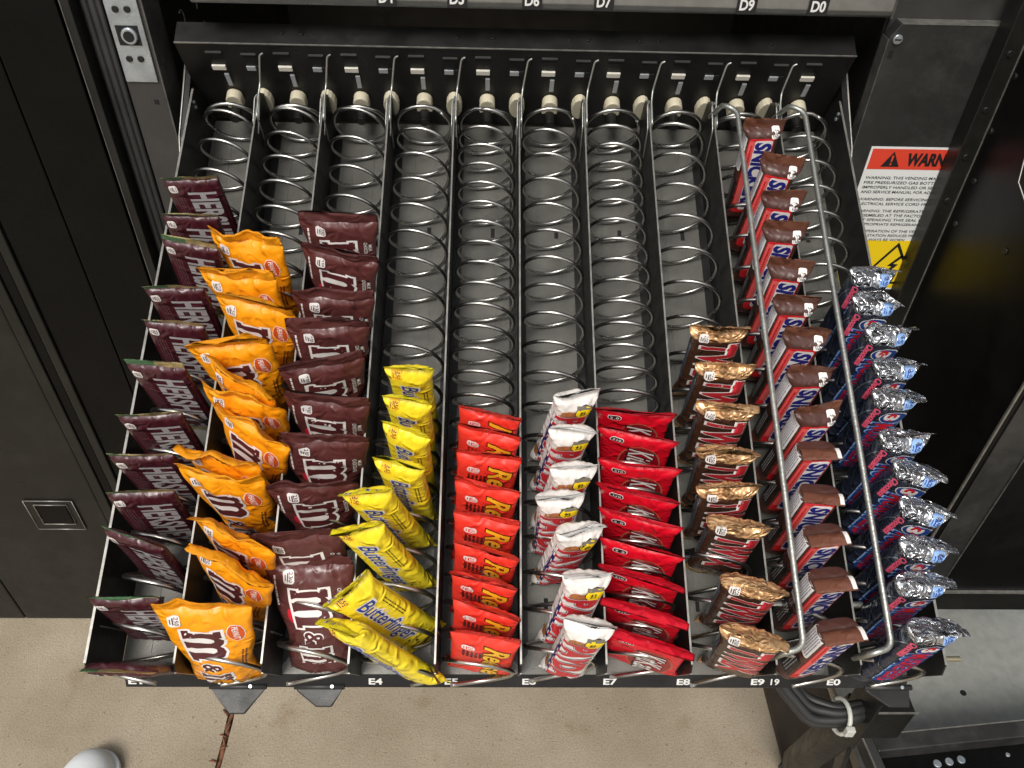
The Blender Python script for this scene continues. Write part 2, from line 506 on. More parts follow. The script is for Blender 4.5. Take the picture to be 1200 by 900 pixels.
class Pack:
    """One sealed wrapper. Local frame: x right, y back, z up from the bottom seal; all in mm."""
    def __init__(self, k, L, seed, fold=0.0, fold_skew=0.0, wave=1.0, twist=0.0, bend=0.0, squeeze=0.0):
        self.k = k; self.L = L; self.fold = fold; self.fold_skew = fold_skew
        self.twist = twist; self.bend = bend; self.squeeze = squeeze
        rnd = np.random.RandomState(seed)
        n = 9
        a = rnd.uniform(0, math.pi, n); f = rnd.uniform(0.06, 0.24, n)
        self.wk = np.c_[np.cos(a) * f, np.sin(a) * f]; self.wp = rnd.uniform(0, 6.28, n)
        self.wa = rnd.uniform(0.4, 1.0, n) * (0.15 / f) ** 0.7
        self.gf = rnd.uniform(0.22, 0.6, 4); self.gp = rnd.uniform(0, 6.28, 4); self.ga = rnd.uniform(0.4, 1, 4)
        self.ff = rnd.uniform(0.05, 0.16, 3); self.fp = rnd.uniform(0, 6.28, 3); self.fa = rnd.uniform(0.5, 1.2, 3) * wave

    def prof(self, v):
        k = self.k
        et = np.clip((self.L - k['fin'] - v) / k['ramp'], 0, 1)
        eb = np.clip((v - k['finb']) / k['ramp'], 0, 1)
        e = np.sqrt(np.clip(1 - (1 - np.minimum(et, eb)) ** 2, 0, 1))
        W = k['W'] + (k['wb'] - k['W']) * sstep(np.minimum(et, eb))
        T = 0.35 + (k['t'] - 0.35) * e
        n = 2.0 + (k['n'] - 2.0) * e
        return W, T, n, np.minimum(et, eb)

    def deform(self, x, y, v):
        k = self.k; L = self.L
        W, T, n, e = self.prof(v)
        sg = np.clip(y / T, -1, 1)
        xn = np.clip(np.abs(x) / W, 0, 1)
        amp = k['wr'] * (0.35 + 0.65 * (1 - e)) * (1 - xn ** 4)
        ph = x[:, None] * self.wk[:, 0] + v[:, None] * self.wk[:, 1] + self.wp + (sg[:, None] > 0) * 1.7
        w = ((1 - 2 * np.abs(np.sin(ph))) * self.wa).sum(1) / 3.0
        y = y + sg * amp * w
        # gathers that fan out of the two crimped seals
        dt = np.clip(L - k['fin'] - v, 0, None); db = np.clip(v - k['finb'], 0, None)
        g = (np.abs(np.sin(x[:, None] * self.gf + self.gp)) * self.ga).sum(1) - 1.0
        inbody = sstep(np.minimum(dt, db) / 3.0)
        y = y + sg * k['gather'] * g * (np.exp(-dt / 13.0) + np.exp(-db / 13.0)) * inbody * (1 - xn ** 4)
        # waviness of the flat seal
        fm = sstep((v - (L - k['fin'] - 9)) / 14.0)
        y = y + fm * (np.sin(x[:, None] * self.ff + self.fp) * self.fa).sum(1)
        fb = sstep((k['finb'] + 9 - v) / 14.0)
        y = y + fb * 0.6 * (np.sin(x[:, None] * self.ff + self.fp + 2.0) * self.fa).sum(1)
        # the column squeezes wide bags near the floor
        if self.squeeze > 0:
            q = 1 - (1 - self.squeeze) * sstep((78 - v) / 40.0)
            y = y - (1 - xn ** 2) * (1 - q) * 26.0
            x = x * q
        # fold of the top seal (towards -y for positive angles)
        vf = L - k['fin'] * k.get('foldat', 1.0); b = k['fin'] * 0.55
        a = np.clip(v - vf, 0, None)
        al = R(self.fold) + R(self.fold_skew) * x / W
        al = np.where(np.abs(al) < 1e-3, 1e-3, al)
        kap = al / b; ab = np.minimum(a, b); th = kap * ab
        zc = np.sin(th) / kap + (a - ab) * np.cos(th); yc = -(1 - np.cos(th)) / kap - (a - ab) * np.sin(th)
        z = np.where(v > vf, vf + zc + y * np.sin(th), v)
        y = np.where(v > vf, yc + y * np.cos(th), y)
        # gentle bow and twist of the whole wrapper
        q = v / L
        y = y + self.bend * 4 * q * (1 - q)
        tw = R(self.twist) * (q - 1.0)
        c, s = np.cos(tw), np.sin(tw)
        return np.c_[x * c - y * s, x * s + y * c, z]

    def surf(self, face, s, v, off):
        W, T, n, e = self.prof(v)
        if face in ('front', 'back'):
            u = np.clip(np.abs(s) / W, 0, 0.995)
            y = -T * (1 - u ** n) ** (1 / n) - off
            return self.deform(np.clip(s, -0.995 * W, 0.995 * W), y if face == 'front' else -y, v)
        u = np.clip(np.abs(s) / T, 0, 0.985)
        x = W * (1 - u ** n) ** (1 / n)
        sg = -1 if face == 'left' else 1
        return self.deform(sg * (x + off), np.clip(s, -T, T), v)

    def build(self, N=60):
        k = self.k; L = self.L
        vs = np.unique(np.r_[np.linspace(0, k['finb'], 3), np.linspace(k['finb'], k['finb'] + k['ramp'], 9),
                             np.linspace(k['finb'] + k['ramp'], L - k['fin'] - k['ramp'], 18),
                             np.linspace(L - k['fin'] - k['ramp'], L - k['fin'], 11), np.linspace(L - k['fin'], L, 7)])
        ph = np.linspace(0, 2 * math.pi, 721) - math.pi / 2
        X = []; Y = []; Vv = []; S = []
        W, T, n, _ = self.prof(vs)
        for i, v in enumerate(vs):
            c, s = np.cos(ph), np.sin(ph)
            xx = W[i] * np.sign(c) * np.abs(c) ** (2 / n[i]); yy = T[i] * np.sign(s) * np.abs(s) ** (2 / n[i])
            d = np.r_[0, np.cumsum(np.hypot(np.diff(xx), np.diff(yy)))]
            t = np.linspace(0, d[-1], N, endpoint=False)
            X.append(np.interp(t, d, xx)); Y.append(np.interp(t, d, yy)); S.append(t)
            vv = np.full(N, v)
            if i == len(vs) - 1:
                vv = v + np.where(np.arange(N) % 2 == 0, k.get('zig', 0.5), -k.get('zig', 0.5))
            if i == 0:
                vv = v + np.where(np.arange(N) % 2 == 0, k.get('zig', 0.5), -k.get('zig', 0.5))
            Vv.append(vv)
        X, Y, Vv, S = (np.concatenate(a) for a in (X, Y, Vv, S))
        P = self.deform(X, Y, Vv) * 0.001
        uv = np.c_[S, Vv] * 0.05
        m = len(vs)
        F = []; row = []
        for i in range(m - 1):
            for j in range(N):
                q = (j + 1) % N
                F.append((i * N + j, i * N + q, (i + 1) * N + q, (i + 1) * N + j)); row.append(i)
        vm = (vs[:-1] + vs[1:]) / 2
        return P, F, np.array(row), vm, uv, m, N

def sub_mesh(name, P, F, uv, mats, midx):
    used = np.unique(np.array([i for f in F for i in f]))
    mp = -np.ones(len(P), int); mp[used] = np.arange(len(used))
    me = bpy.data.meshes.new(name)
    F2 = [tuple(int(mp[i]) for i in f) for f in F]
    me.from_pydata(P[used].tolist(), [], F2)
    for m in mats:
        me.materials.append(MATS[m])
    me.polygons.foreach_set('material_index', np.array(midx, dtype=np.int32))
    me.polygons.foreach_set('use_smooth', np.ones(len(F2), dtype=bool))
    if uv is not None:
        lay = me.uv_layers.new(name='UVMap')
        li = np.zeros(len(me.loops), dtype=np.int32); me.loops.foreach_get('vertex_index', li)
        lay.data.foreach_set('uv', uv[used][li].ravel())
    me.update()
    return me

# --- the ten products: wrapper dimensions (half width W of the seal, half width wb / half thickness t of the body), zones, print
def product(c, boxed=False):
    L = LEN[c]; pr = []; add = pr.append
    if c == 1:
        k = dict(W=28, wb=27, t=4.6, n=4.5, fin=7, finb=8, ramp=8, wr=0.6, gather=0.7, zig=0.3, base='maroon_wrap', seal='gold_green_foil', N=('chocolate_bar', 'chocolate bar'))
        pr += badge('220', -19.5, L - 16, 'dim_ink', 'white_ink', 8.5, 9)
        add(('silver_ink', 'front', 1, p_text("HERSHEY'S", -6, L - 21, 28, 84, 0.032)))
        pr += lines('dim_ink', -21, L - 27, 62, 4, 2.6, 0.9, 3)
        add(('dark_maroon_ink', 'front', 1, p_rect(22.5, 12, 2.2, L - 36)))
    elif c in (2, 3):
        if c == 2:
            k = dict(W=39, wb=35, t=8, n=2.2, fin=11, finb=9, ramp=30, wr=2.2, gather=1.3, zig=0.4, base='orange_wrap', seal='orange_seal', N=('candy_bag', 'candy bag'))
            sx, ex, v0 = -21, 33, L - 32
            pr += badge('250', -24, L - 21, 'brown_ink', 'white_ink', 10, 11)
            add(('white_ink', 'front', 1, p_ell(23, L - 36, 7.4, 10.6, 22, 0.05, 4)))
            add(('rust_ink', 'front', 2, p_ell(23, L - 36, 6.8, 10, 22, 0.05, 4)))
            add(('white_ink', 'front', 3, p_text('PEANUT', 20.6, L - 28, 4.8, 16, 0.02)))
            pr += lines('brown_ink', 25, L - 60, 30, 2, 3, 1.3, 8)
        else:
            k = dict(W=38, wb=34, t=7.5, n=2.2, fin=10, finb=9, ramp=30, wr=2.0, gather=1.2, zig=0.4, base='brown_wrap', seal='brown_seal', N=('candy_bag', 'candy bag'))
            sx, ex, v0 = -18, 33, L - 30
            pr += badge('230', -18, L - 19, 'brown_ink', 'white_ink', 9.5, 11)
            add(('white_ink', 'front', 1, p_text('MILK', 27, L - 34, 3.2, 9, 0.012)))
            add(('white_ink', 'front', 1, p_text('CHOCOLATE', 22.5, L - 31, 3.4, 21, 0.016)))
            pr += lines('white_ink', -31, L - 17, 30, 1, 3, 1.6, 5)
            add(('red_ink', 'front', 1, p_ell(-21, L - 57, 3.4, 7, 18)))
        add(('white_ink', 'front', 2, p_glyph(M_BACK, sx, v0, ex, 38)))
        add(('brown_ink', 'front', 3, p_glyph(M_GLYPH, sx, v0, ex, 38)))
        add(('white_ink', 'front', 2, p_text('&', sx + 5, v0 - 41, 22, 14, 0.09, ref=0.09)))
        add(('brown_ink', 'front', 3, p_text('&', sx + 6.5, v0 - 42.5, 19, 11, 0.02)))
        add(('white_ink', 'front', 2, p_glyph(M_BACK, sx, v0 - 58, ex, 26)))
        add(('brown_ink', 'front', 3, p_glyph(M_GLYPH, sx, v0 - 58, ex, 26)))
    elif c == 4:
        k = dict(W=21.5, wb=18.5, t=8.5, n=3.2, fin=11, finb=9, ramp=16, wr=1.1, gather=1.0, zig=0.6, base='yellow_wrap', seal='yellow_seal', N=('candy_bar', 'candy bar'))
        pr += badge('250', -11, L - 14, 'black_ink', 'yellow_ink', 9, 8.5)
        add(('white_ink', 'front', 1, p_text('Butterfinger', -12.5, L - 28, 20, 88, 0.055, 0.3, ref=0.0)))
        add(('blue_ink', 'front', 2, p_text('Butterfinger', -12, L - 28.5, 18.5, 86, 0.012, 0.3)))
        pr += lines('black_ink', 10.5, L - 42, 36, 2, 2.6, 0.8, 11)
        add(('white_ink', 'back', 1, p_rect(-17, L - 7, 34, 4.5)))
        for q in range(9):
            add(('blue_ink' if q % 2 else 'grey_ink', 'back', 2, p_rect(-16 + q * 3.6, L - 6.4, 1.6 + (q * 7 % 3) * 0.5, 3.2)))
        rnd = random.Random(5)
        for q in range(16):
            a, b, z = rnd.uniform(-14, 13), rnd.uniform(13, 38), rnd.uniform(1.6, 4.2)
            add(('cocoa_ink' if q % 3 else 'black_ink', 'front', 1 + q % 2, p_poly([(a, b), (a + z, b + rnd.uniform(-1, 2)), (a + rnd.uniform(0, z), b + z)])))
            add(('cocoa_ink', 'right', 1, p_poly([(-6 + q * 0.5, 14 + q * 1.3), (-6 + q * 0.5 + 3, 15 + q * 1.3), (-4 + q * 0.5, 18 + q * 1.3)])))
    elif c == 5:
        k = dict(W=29, wb=27, t=7, n=2.8, fin=10, finb=9, ramp=20, wr=0.9, gather=0.8, zig=0.9, base='vermilion_wrap', seal='vermilion_seal', N=('peanut_butter_cup_pack', 'candy pack'))
        pr += badge('210', -12.5, L - 24, 'vermilion_wrap', 'white_ink', 11.5, 8.2, 3.4)
        add(('dark_brown_ink', 'front', 1, p_text("Reese's", 1.5, L - 17.5, 21, 90, 0.06, 0.35, ref=0.0)))
        add(('yellow_ink', 'front', 2, p_text("Reese's", 1.5, L - 17.5, 21, 90, 0.026, 0.35, ref=0.0)))
        pr += lines('dark_brown_ink', -17, L - 32, 16, 5, 3.6, 2.2, 21)
    elif c == 6:
        k = dict(W=21, wb=17, t=11, n=3.2, fin=10, finb=9, ramp=14, wr=1.3, gather=1.2, zig=0.8, base='white_wrap', seal='white_seal', N=('candy_bar', 'candy bar'))
        add(('peanut_ink', 'front', 1, p_poly([(-13, L - 29), (-12, L - 22), (-6, L - 20), (3, L - 22), (12, L - 19), (14, L - 31), (4, L - 30)])))
        add(('black_ink', 'front', 2, p_ell(8, L - 22.5, 8.6, 8.4, 20)))
        add(('bright_yellow_ink', 'front', 3, p_ell(8, L - 22.5, 7.8, 7.6, 20)))
        add(('grey_ink', 'front', 4, p_rect(0.5, L - 18.5, 14, 3.6)))
        add(('black_ink', 'front', 4, p_text('$2', 4, L - 20.5, 5, 6, 0.03, rot=True)))
        add(('navy_ink', 'front', 2, p_text('PAYDAY', -14, L - 31, 24, 99, 0.095, 0.0, 1.12, ref=0.0)))
        add(('white_ink', 'front', 3, p_text('PAYDAY', -14, L - 31, 24, 99, 0.074, 0.0, 1.12, ref=0.0)))
        add(('brick_ink', 'front', 4, p_text('PAYDAY', -14, L - 31, 24, 99, 0.058, 0.0, 1.12, ref=0.0)))
        add(('navy_ink', 'left', 1, p_rect(-8, 26, 3, L - 66)))
        add(('peanut_ink', 'left', 1, p_ell(0, 26, 5, 7, 14, 0.1, 2)))
    elif c == 7:
        k = dict(W=37.5, wb=33, t=5.2, n=3.2, fin=11, finb=9, ramp=13, wr=0.7, gather=0.6, zig=0.4, base='crimson_wrap', seal='crimson_seal', N=('wafer_bar', 'wafer bar'))
        add(('white_ink', 'front', 1, p_round(-24, L - 21.5, 13, 6.4, 3)))
        add(('black_ink', 'front', 2, p_round(-23.3, L - 20.9, 11.6, 5.2, 2.4)))
        add(('white_ink', 'front', 3, p_text('210', -21.5, L - 19.6, 2.6, 8, 0.02, rot=False)))
        add(('tan_ink', 'front', 1, p_ell(7, L - 54, 20, 31, 30)))
        add(('crimson_dark_ink', 'front', 2, p_ell(7, L - 54, 18.6, 29.6, 30)))
        add(('black_ink', 'front', 3, p_text('KitKat', -5.5, L - 29, 24, 52, 0.045, 0.25, ref=0.0)))
        add(('white_ink', 'front', 4, p_text('KitKat', -4.5, L - 30, 23, 50, 0.012, 0.25)))
    elif c == 8:
        k = dict(W=27, wb=23, t=9.5, n=3.0, fin=12, finb=9, ramp=16, wr=1.3, gather=1.5, zig=0.8, base='cocoa_wrap', seal='gold_seal', top=('gold_foil', 21), bot=('gold_foil', 15), N=('cookie_bar', 'candy bar'))
        pr += badge('250', -13, L - 19, 'black_ink', 'white_ink', 9, 9)
        add(('white_ink', 'front', 1, p_text('TWIX', -13, L - 25, 30, 70, 0.075, 0.1, 1.06, ref=0.0)))
        add(('brick_ink', 'front', 2, p_text('TWIX', -12, L - 25, 30, 70, 0.046, 0.1, 1.06, ref=0.0)))
        add(('steel_ink', 'left', 1, p_rect(-5, 40, 9, L - 72)))
    elif c == 9:
        k = dict(W=21, wb=16.5, t=10.5, n=4.0, fin=11, finb=9, ramp=9, wr=0.6, gather=0.5, zig=0.6, base='choc_wrap', seal='choc_seal', N=('candy_bar', 'candy bar'))
        if boxed:                               # seal folded flat over the end of the bar
            k.update(W=17.5, fin=17, ramp=4, gather=0.25, wr=0.5, zig=0.3)
            add(('white_ink', 'back', 1, p_rect(13, L - 16, 3.6, 15)))
        add(('scarlet_ink', 'front', 1, p_round(-13.6, 22, 25.2, L - 40, 3)))
        add(('coral_ink', 'front', 2, p_rect(-12.8, 34, 5.4, L - 55)))
        add(('white_ink', 'front', 2, p_round(-7.2, 26, 17.8, L - 46, 2.5)))
        add(('royal_ink', 'front', 3, p_text('SNICKERS', -5.8, L - 23, 15.2, L - 53, 0.05, 0.12, ref=0.0)))
        pr += lines('scarlet_ink', -11.2, L - 26, 40, 1, 3, 1.8, 8, lay=3)
        pr += badge('250', 12, L - 14, 'black_ink', 'white_ink', 8, 9)
        add(('white_ink', 'left', 1, p_round(-8, L - 62, 15.5, 44, 2)))
        pr += lines('royal_ink', -6.2, L - 21, 38, 6, 2.1, 0.55, 9, face='left', lay=2)
        add(('black_ink', 'left', 1, p_rect(-8, 24, 15, 40)))
        pr += lines('silver_ink', -4, 62, 34, 3, 2.6, 1.0, 19, face='left', lay=2)
    else:
        k = dict(W=22, wb=17.5, t=11, n=3.6, fin=13, finb=9, ramp=12, wr=1.3, gather=1.5, zig=0.8, base='black_wrap', seal='silver_seal', top=('silver_foil', 24), N=('candy_bar', 'candy bar'))
        pr += badge('240', 10.5, L - 18, 'cobalt_ink', 'pale_blue_ink', 10, 9)
        for q in range(16):
            for w_ in range(8):
                add(('steel_ink', 'front', 1, p_rect(-10 + w_ * 3.0 + (q % 2) * 1.5, L - 25.5 - q * 1.9, 2.1 - w_ * 0.1, 1.15, None)))
        add(('pink_ink', 'front', 2, p_text('Chocolate', -16, L - 25, 4.6, 30, 0.05, 0.3, ref=0.0)))
        add(('white_ink', 'front', 2, p_ell(4, L - 36, 12.6, 9.2, 24)))
        add(('cobalt_ink', 'front', 3, p_ell(4, L - 36, 11.8, 8.4, 24)))
        add(('scarlet_ink', 'front', 4, p_ell(1.5, L - 35, 6.6, 6.0, 20)))
        add(('white_ink', 'front', 5, p_text('3', -4.5, L - 31, 12.5, 8, 0.03)))
        add(('pale_blue_ink', 'front', 2, p_text('MUSKETEERS', -9.6, L - 45, 20.5, 78, 0.10, 0.1, ref=0.0)))
        add(('cobalt_ink', 'front', 3, p_text('MUSKETEERS', -9, L - 45.3, 19.6, 77.4, 0.075, 0.1, ref=0.0)))
        add(('scarlet_ink', 'front', 4, p_text('MUSKETEERS', -7.8, L - 46, 17, 76, 0.02, 0.1, ref=0.0)))
        pts = [(-7 + 9 * math.sin(t * math.pi), L - 30 - 60 * t) for t in np.linspace(0, 1, 12)]
        pl = [(a - 0.6, b) for a, b in pts] + [(a + 0.6, b) for a, b in pts[::-1]]
        add(('steel_ink', 'left', 1, p_poly(pl)))
    k['prints'] = pr
    return k

LEN = {1: 114, 2: 124, 3: 120, 4: 152, 5: 110, 6: 134, 7: 98, 8: 132, 9: 140, 10: 150}
ORD = ['', 'first', 'second', 'third', 'fourth', 'fifth', 'sixth', 'seventh', 'eighth', 'ninth', 'tenth', 'eleventh', 'twelfth', 'thirteenth', 'fourteenth']
DESC = {1: 'maroon chocolate bar with silver lettering', 2: 'orange-yellow candy bag with brown lettering', 3: 'brown candy bag with white-outlined lettering',
        4: 'yellow candy bar with blue lettering', 5: 'orange-red candy pack with yellow lettering', 6: 'white-topped candy bar with red lettering',
        7: 'crimson red wafer bar', 8: 'gold-ended brown bar with red lettering', 9: 'dark brown bar with blue lettering on white',
        10: 'silver foil-topped bar with red and blue print'}
GROUP = {1: 'maroon chocolate bars', 2: 'orange-yellow candy bags', 3: 'brown candy bags', 4: 'yellow candy bars', 5: 'orange-red candy packs',
         6: 'white-topped candy bars', 7: 'crimson wafer bars', 8: 'gold-ended bars', 9: 'dark brown bars', 10: 'silver-topped bars'}

# column, bottom seal centre (x, y, z) and top seal centre (x, y, z) in the tray's own frame in mm, yaw in degrees
ITEMS = [
    (1, -323, 432.7, 4, -328.9, 458.7, 114.8, 1.2),
    (1, -323, 389.8, 4, -322.2, 415.8, 115, -2.5),
    (1, -323, 357.5, 4, -317.5, 383.5, 114.9, -10.8),
    (1, -323, 309.7, 4, -325.2, 335.7, 115, 0.7),
    (1, -323, 273.6, 4, -319.2, 299.6, 114.9, -5.1),
    (1, -323, 230.7, 4, -329.8, 256.7, 114.8, -7.6),
    (1, -323, 183.7, 4, -327, 209.7, 114.9, 3.1),
    (1, -323, 146.6, 4, -328.3, 172.6, 114.9, 1.3),
    (1, -323, 114.9, 4, -322.8, 140.9, 115, 3.6),
    (1, -323, 75.2, 4, -322.2, 101.2, 115, -18.4),
    (1, -323, 26.9, 4, -320.9, 52.9, 115, 0.6),
    (1, -323, 2.6, 4, -312.6, -3.4, 117.4, -2.7),
    (2, -250, 360.6, 4, -263.9, 386.6, 124.4, -15.6),
    (2, -250, 321.2, 4, -267.2, 347.2, 124, -11.2),
    (2, -250, 291.6, 4, -244.3, 317.6, 125.1, -14.2),
    (2, -250, 251.1, 4, -266.2, 277.1, 124.2, -0.7),
    (2, -250, 217.8, 4, -248.6, 243.8, 125.2, -31.4),
    (2, -250, 197.8, 4, -244.9, 223.8, 125.1, -16.1),
    (2, -250, 173.4, 4, -231.4, 199.4, 123.8, -33.5),
    (2, -250, 144.9, 4, -260.1, 170.9, 124.8, -19.1),
    (2, -250, 128, 4, -255.9, 154, 125.1, -10.7),
    (2, -250, 78.5, 4, -237.3, 104.5, 124.6, -23),
    (2, -250, 56.2, 4, -234.9, 82.2, 124.3, -23.8),
    (2, -258.1, -3.9, 6, -257.4, 50.8, 117.3, 0.7),
    (3, -181, 384.5, 4, -177.1, 410.5, 121.1, 0.6),
    (3, -181, 345.7, 4, -172.8, 371.7, 120.9, -14.1),
    (3, -181, 301.1, 4, -174.8, 327.1, 121, 0.9),
    (3, -181, 271.2, 4, -177.9, 297.2, 121.1, 2.7),
    (3, -181, 232.3, 4, -179.5, 258.3, 121.1, 13.4),
    (3, -181, 196.7, 4, -172, 222.7, 120.8, -4.8),
    (3, -181, 162.3, 4, -170.4, 188.3, 120.7, 2.5),
    (3, -181, 120.8, 4, -177.4, 146.8, 121.1, 5.3),
    (3, -181, 78.3, 4, -186.8, 104.3, 121, 6.9),
    (3, -176.1, 3.5, 6, -181.8, 90.4, 88.6, 1),
    (4, -98, 226.5, 4, -98, 240.5, 155.4, -0.4),
    (4, -98, 197.7, 4, -97.9, 211.7, 155.4, -9.4),
    (4, -98, 171.2, 4, -97.2, 185.2, 155.4, -17.5),
    (4, -98, 142.1, 4, -101.9, 156.1, 155.3, -8.5),
    (4, -97.8, 113.4, 6, -129.7, 134.5, 153.2, 1.6),
    (4, -92.7, 73.4, 6, -135.2, 107.1, 147.9, 0.4),
    (4, -83, 28.9, 6, -142.8, 59.6, 142.4, 36.7),
    (4, -78.5, -6.5, 6, -144.8, 32.3, 137.2, -20.1),
    (5, -36, 194.3, 4, -27.2, 218.3, 111, -10.9),
    (5, -36, 174.3, 4, -28.3, 198.3, 111.1, -13.4),
    (5, -36, 152.8, 4, -27.9, 176.8, 111, -5.8),
    (5, -36, 124.3, 4, -29.2, 148.3, 111.1, -9.2),
    (5, -36, 97.7, 4, -29.4, 121.7, 111.1, -10.4),
    (5, -36, 71.5, 4, -29.1, 95.5, 111.1, -15.4),
    (5, -36, 46.8, 4, -31.2, 70.8, 111.2, -15.9),
    (5, -36, 23.1, 4, -28.3, 47.1, 111.1, -13.5),
    (5, -36, 0.7, 4, -29.4, 24.7, 111.1, -10.6),
    (6, 30, 200.8, 4, 48.7, 226.8, 134.1, 9.1),
    (6, 30, 168.7, 4, 43.9, 194.7, 134.7, 7),
    (6, 30, 134.8, 4, 44.4, 160.8, 134.7, 4.2),
    (6, 30, 109.4, 4, 31.1, 135.4, 135.4, 1.6),
    (6, 30, 82.1, 4, 48.4, 108.1, 134.2, 11.1),
    (6, 35.9, 26.3, 6, 53.4, 74, 130, 4.3),
    (6, 38.5, 1, 6, 53.2, 33.2, 135.2, -9.5),
    (7, 108, 206.6, 4, 104.2, 224.6, 100.3, -9.2),
    (7, 108, 184, 4, 105.9, 202, 100.3, -13),
    (7, 108, 155.5, 4, 105.9, 173.5, 100.3, -9),
    (7, 108, 130.9, 4, 102.4, 148.9, 100.2, -17.7),
    (7, 108, 107.2, 4, 103.4, 125.2, 100.2, -16.9),
    (7, 108, 82.5, 4, 103.3, 100.5, 100.2, -15.2),
    (7, 108, 58.5, 4, 101.4, 76.5, 100.1, -18.6),
    (7, 108, 30.4, 4, 102.7, 48.4, 100.2, -16.8),
    (7, 108, 6.2, 4, 105.4, 24.2, 100.3, -17.3),
    (8, 186, 270.9, 4, 180.3, 294.9, 133.7, -2.5),
    (8, 186, 234.8, 4, 182.3, 258.8, 133.7, -4.1),
    (8, 186, 196.1, 4, 179.8, 220.1, 133.6, -9),
    (8, 186, 154.4, 4, 175.9, 178.4, 133.4, -9.2),
    (8, 186, 122.8, 4, 173, 146.8, 133.1, -0.2),
    (8, 186, 90.8, 4, 179.4, 114.8, 133.6, -10.7),
    (8, 191.9, 39.6, 6, 186.2, 66.7, 134.9, -16.3),
    (8, 191.5, 3.6, 6, 181.4, 26.7, 135.6, -17.3),
    (9, 252, 489.5, 4, 244.3, 518.5, 140.7, -0.2),
    (9, 252, 443.1, 4, 257.7, 472.1, 140.8, -11.4),
    (9, 252, 404.5, 4, 253.7, 433.5, 141, -9.4),
    (9, 252, 367.6, 4, 250.6, 396.6, 141, -6.1),
    (9, 252, 326.8, 4, 250.8, 355.8, 141, -9),
    (9, 252, 289.4, 4, 251.2, 318.4, 141, -2.5),
    (9, 252, 255.6, 4, 256.1, 284.6, 140.9, -4.3),
    (9, 252, 219.3, 4, 254.7, 248.3, 140.9, 4.8),
    (9, 252, 182.8, 4, 256.9, 211.8, 140.9, 4.8),
    (9, 252, 152, 4, 254.3, 181, 140.9, 2.9),
    (9, 252, 113.4, 4, 251.2, 142.4, 141, -4.8),
    (9, 252, 79, 4, 249.5, 108, 140.9, 6.3),
    (9, 252, 42.5, 4, 248.8, 71.5, 140.9, 6),
    (9, 252, 2.9, 4, 250.1, 31.9, 141, 7.4),
    (10, 322, 315.8, 4, 325.9, 349.8, 150, -0.5),
    (10, 322, 286.5, 4, 323.8, 320.5, 150.1, -2.5),
    (10, 322, 255.7, 4, 330.4, 289.7, 149.9, 0.8),
    (10, 322, 223.5, 4, 332.3, 257.5, 149.7, 3),
    (10, 322, 193.4, 4, 326.7, 227.4, 150, -0.3),
    (10, 322, 156, 4, 326.2, 190, 150, -3.4),
    (10, 322, 126.5, 4, 334.3, 160.5, 149.6, -13.7),
    (10, 322, 93.3, 4, 333.4, 127.3, 149.6, -13.4),
    (10, 322, 62.3, 4, 327, 96.3, 150, -4.7),
    (10, 322, 33.2, 4, 318, 67.2, 150, 2.5),
    (10, 322, -1.5, 4, 321.1, 32.5, 150.1, 0.2),
]


TRAY_Z = 0.72
TILT = 26.595
TRAY_M = Matrix.Translation((0, 0, TRAY_Z)) @ Matrix.Rotation(R(TILT), 4, 'X')

def frame(B, T, yaw):
    B = Vector(B) * 0.001; T = Vector(T) * 0.001
    a = (T - B).normalized()
    r = Vector((math.cos(R(yaw)), math.sin(R(yaw)), 0))
    r = (r - a * r.dot(a)).normalized()
    b = a.cross(r)
    m = Matrix((r, b, a)).transposed().to_4x4()
    m.translation = B
    return TRAY_M @ m

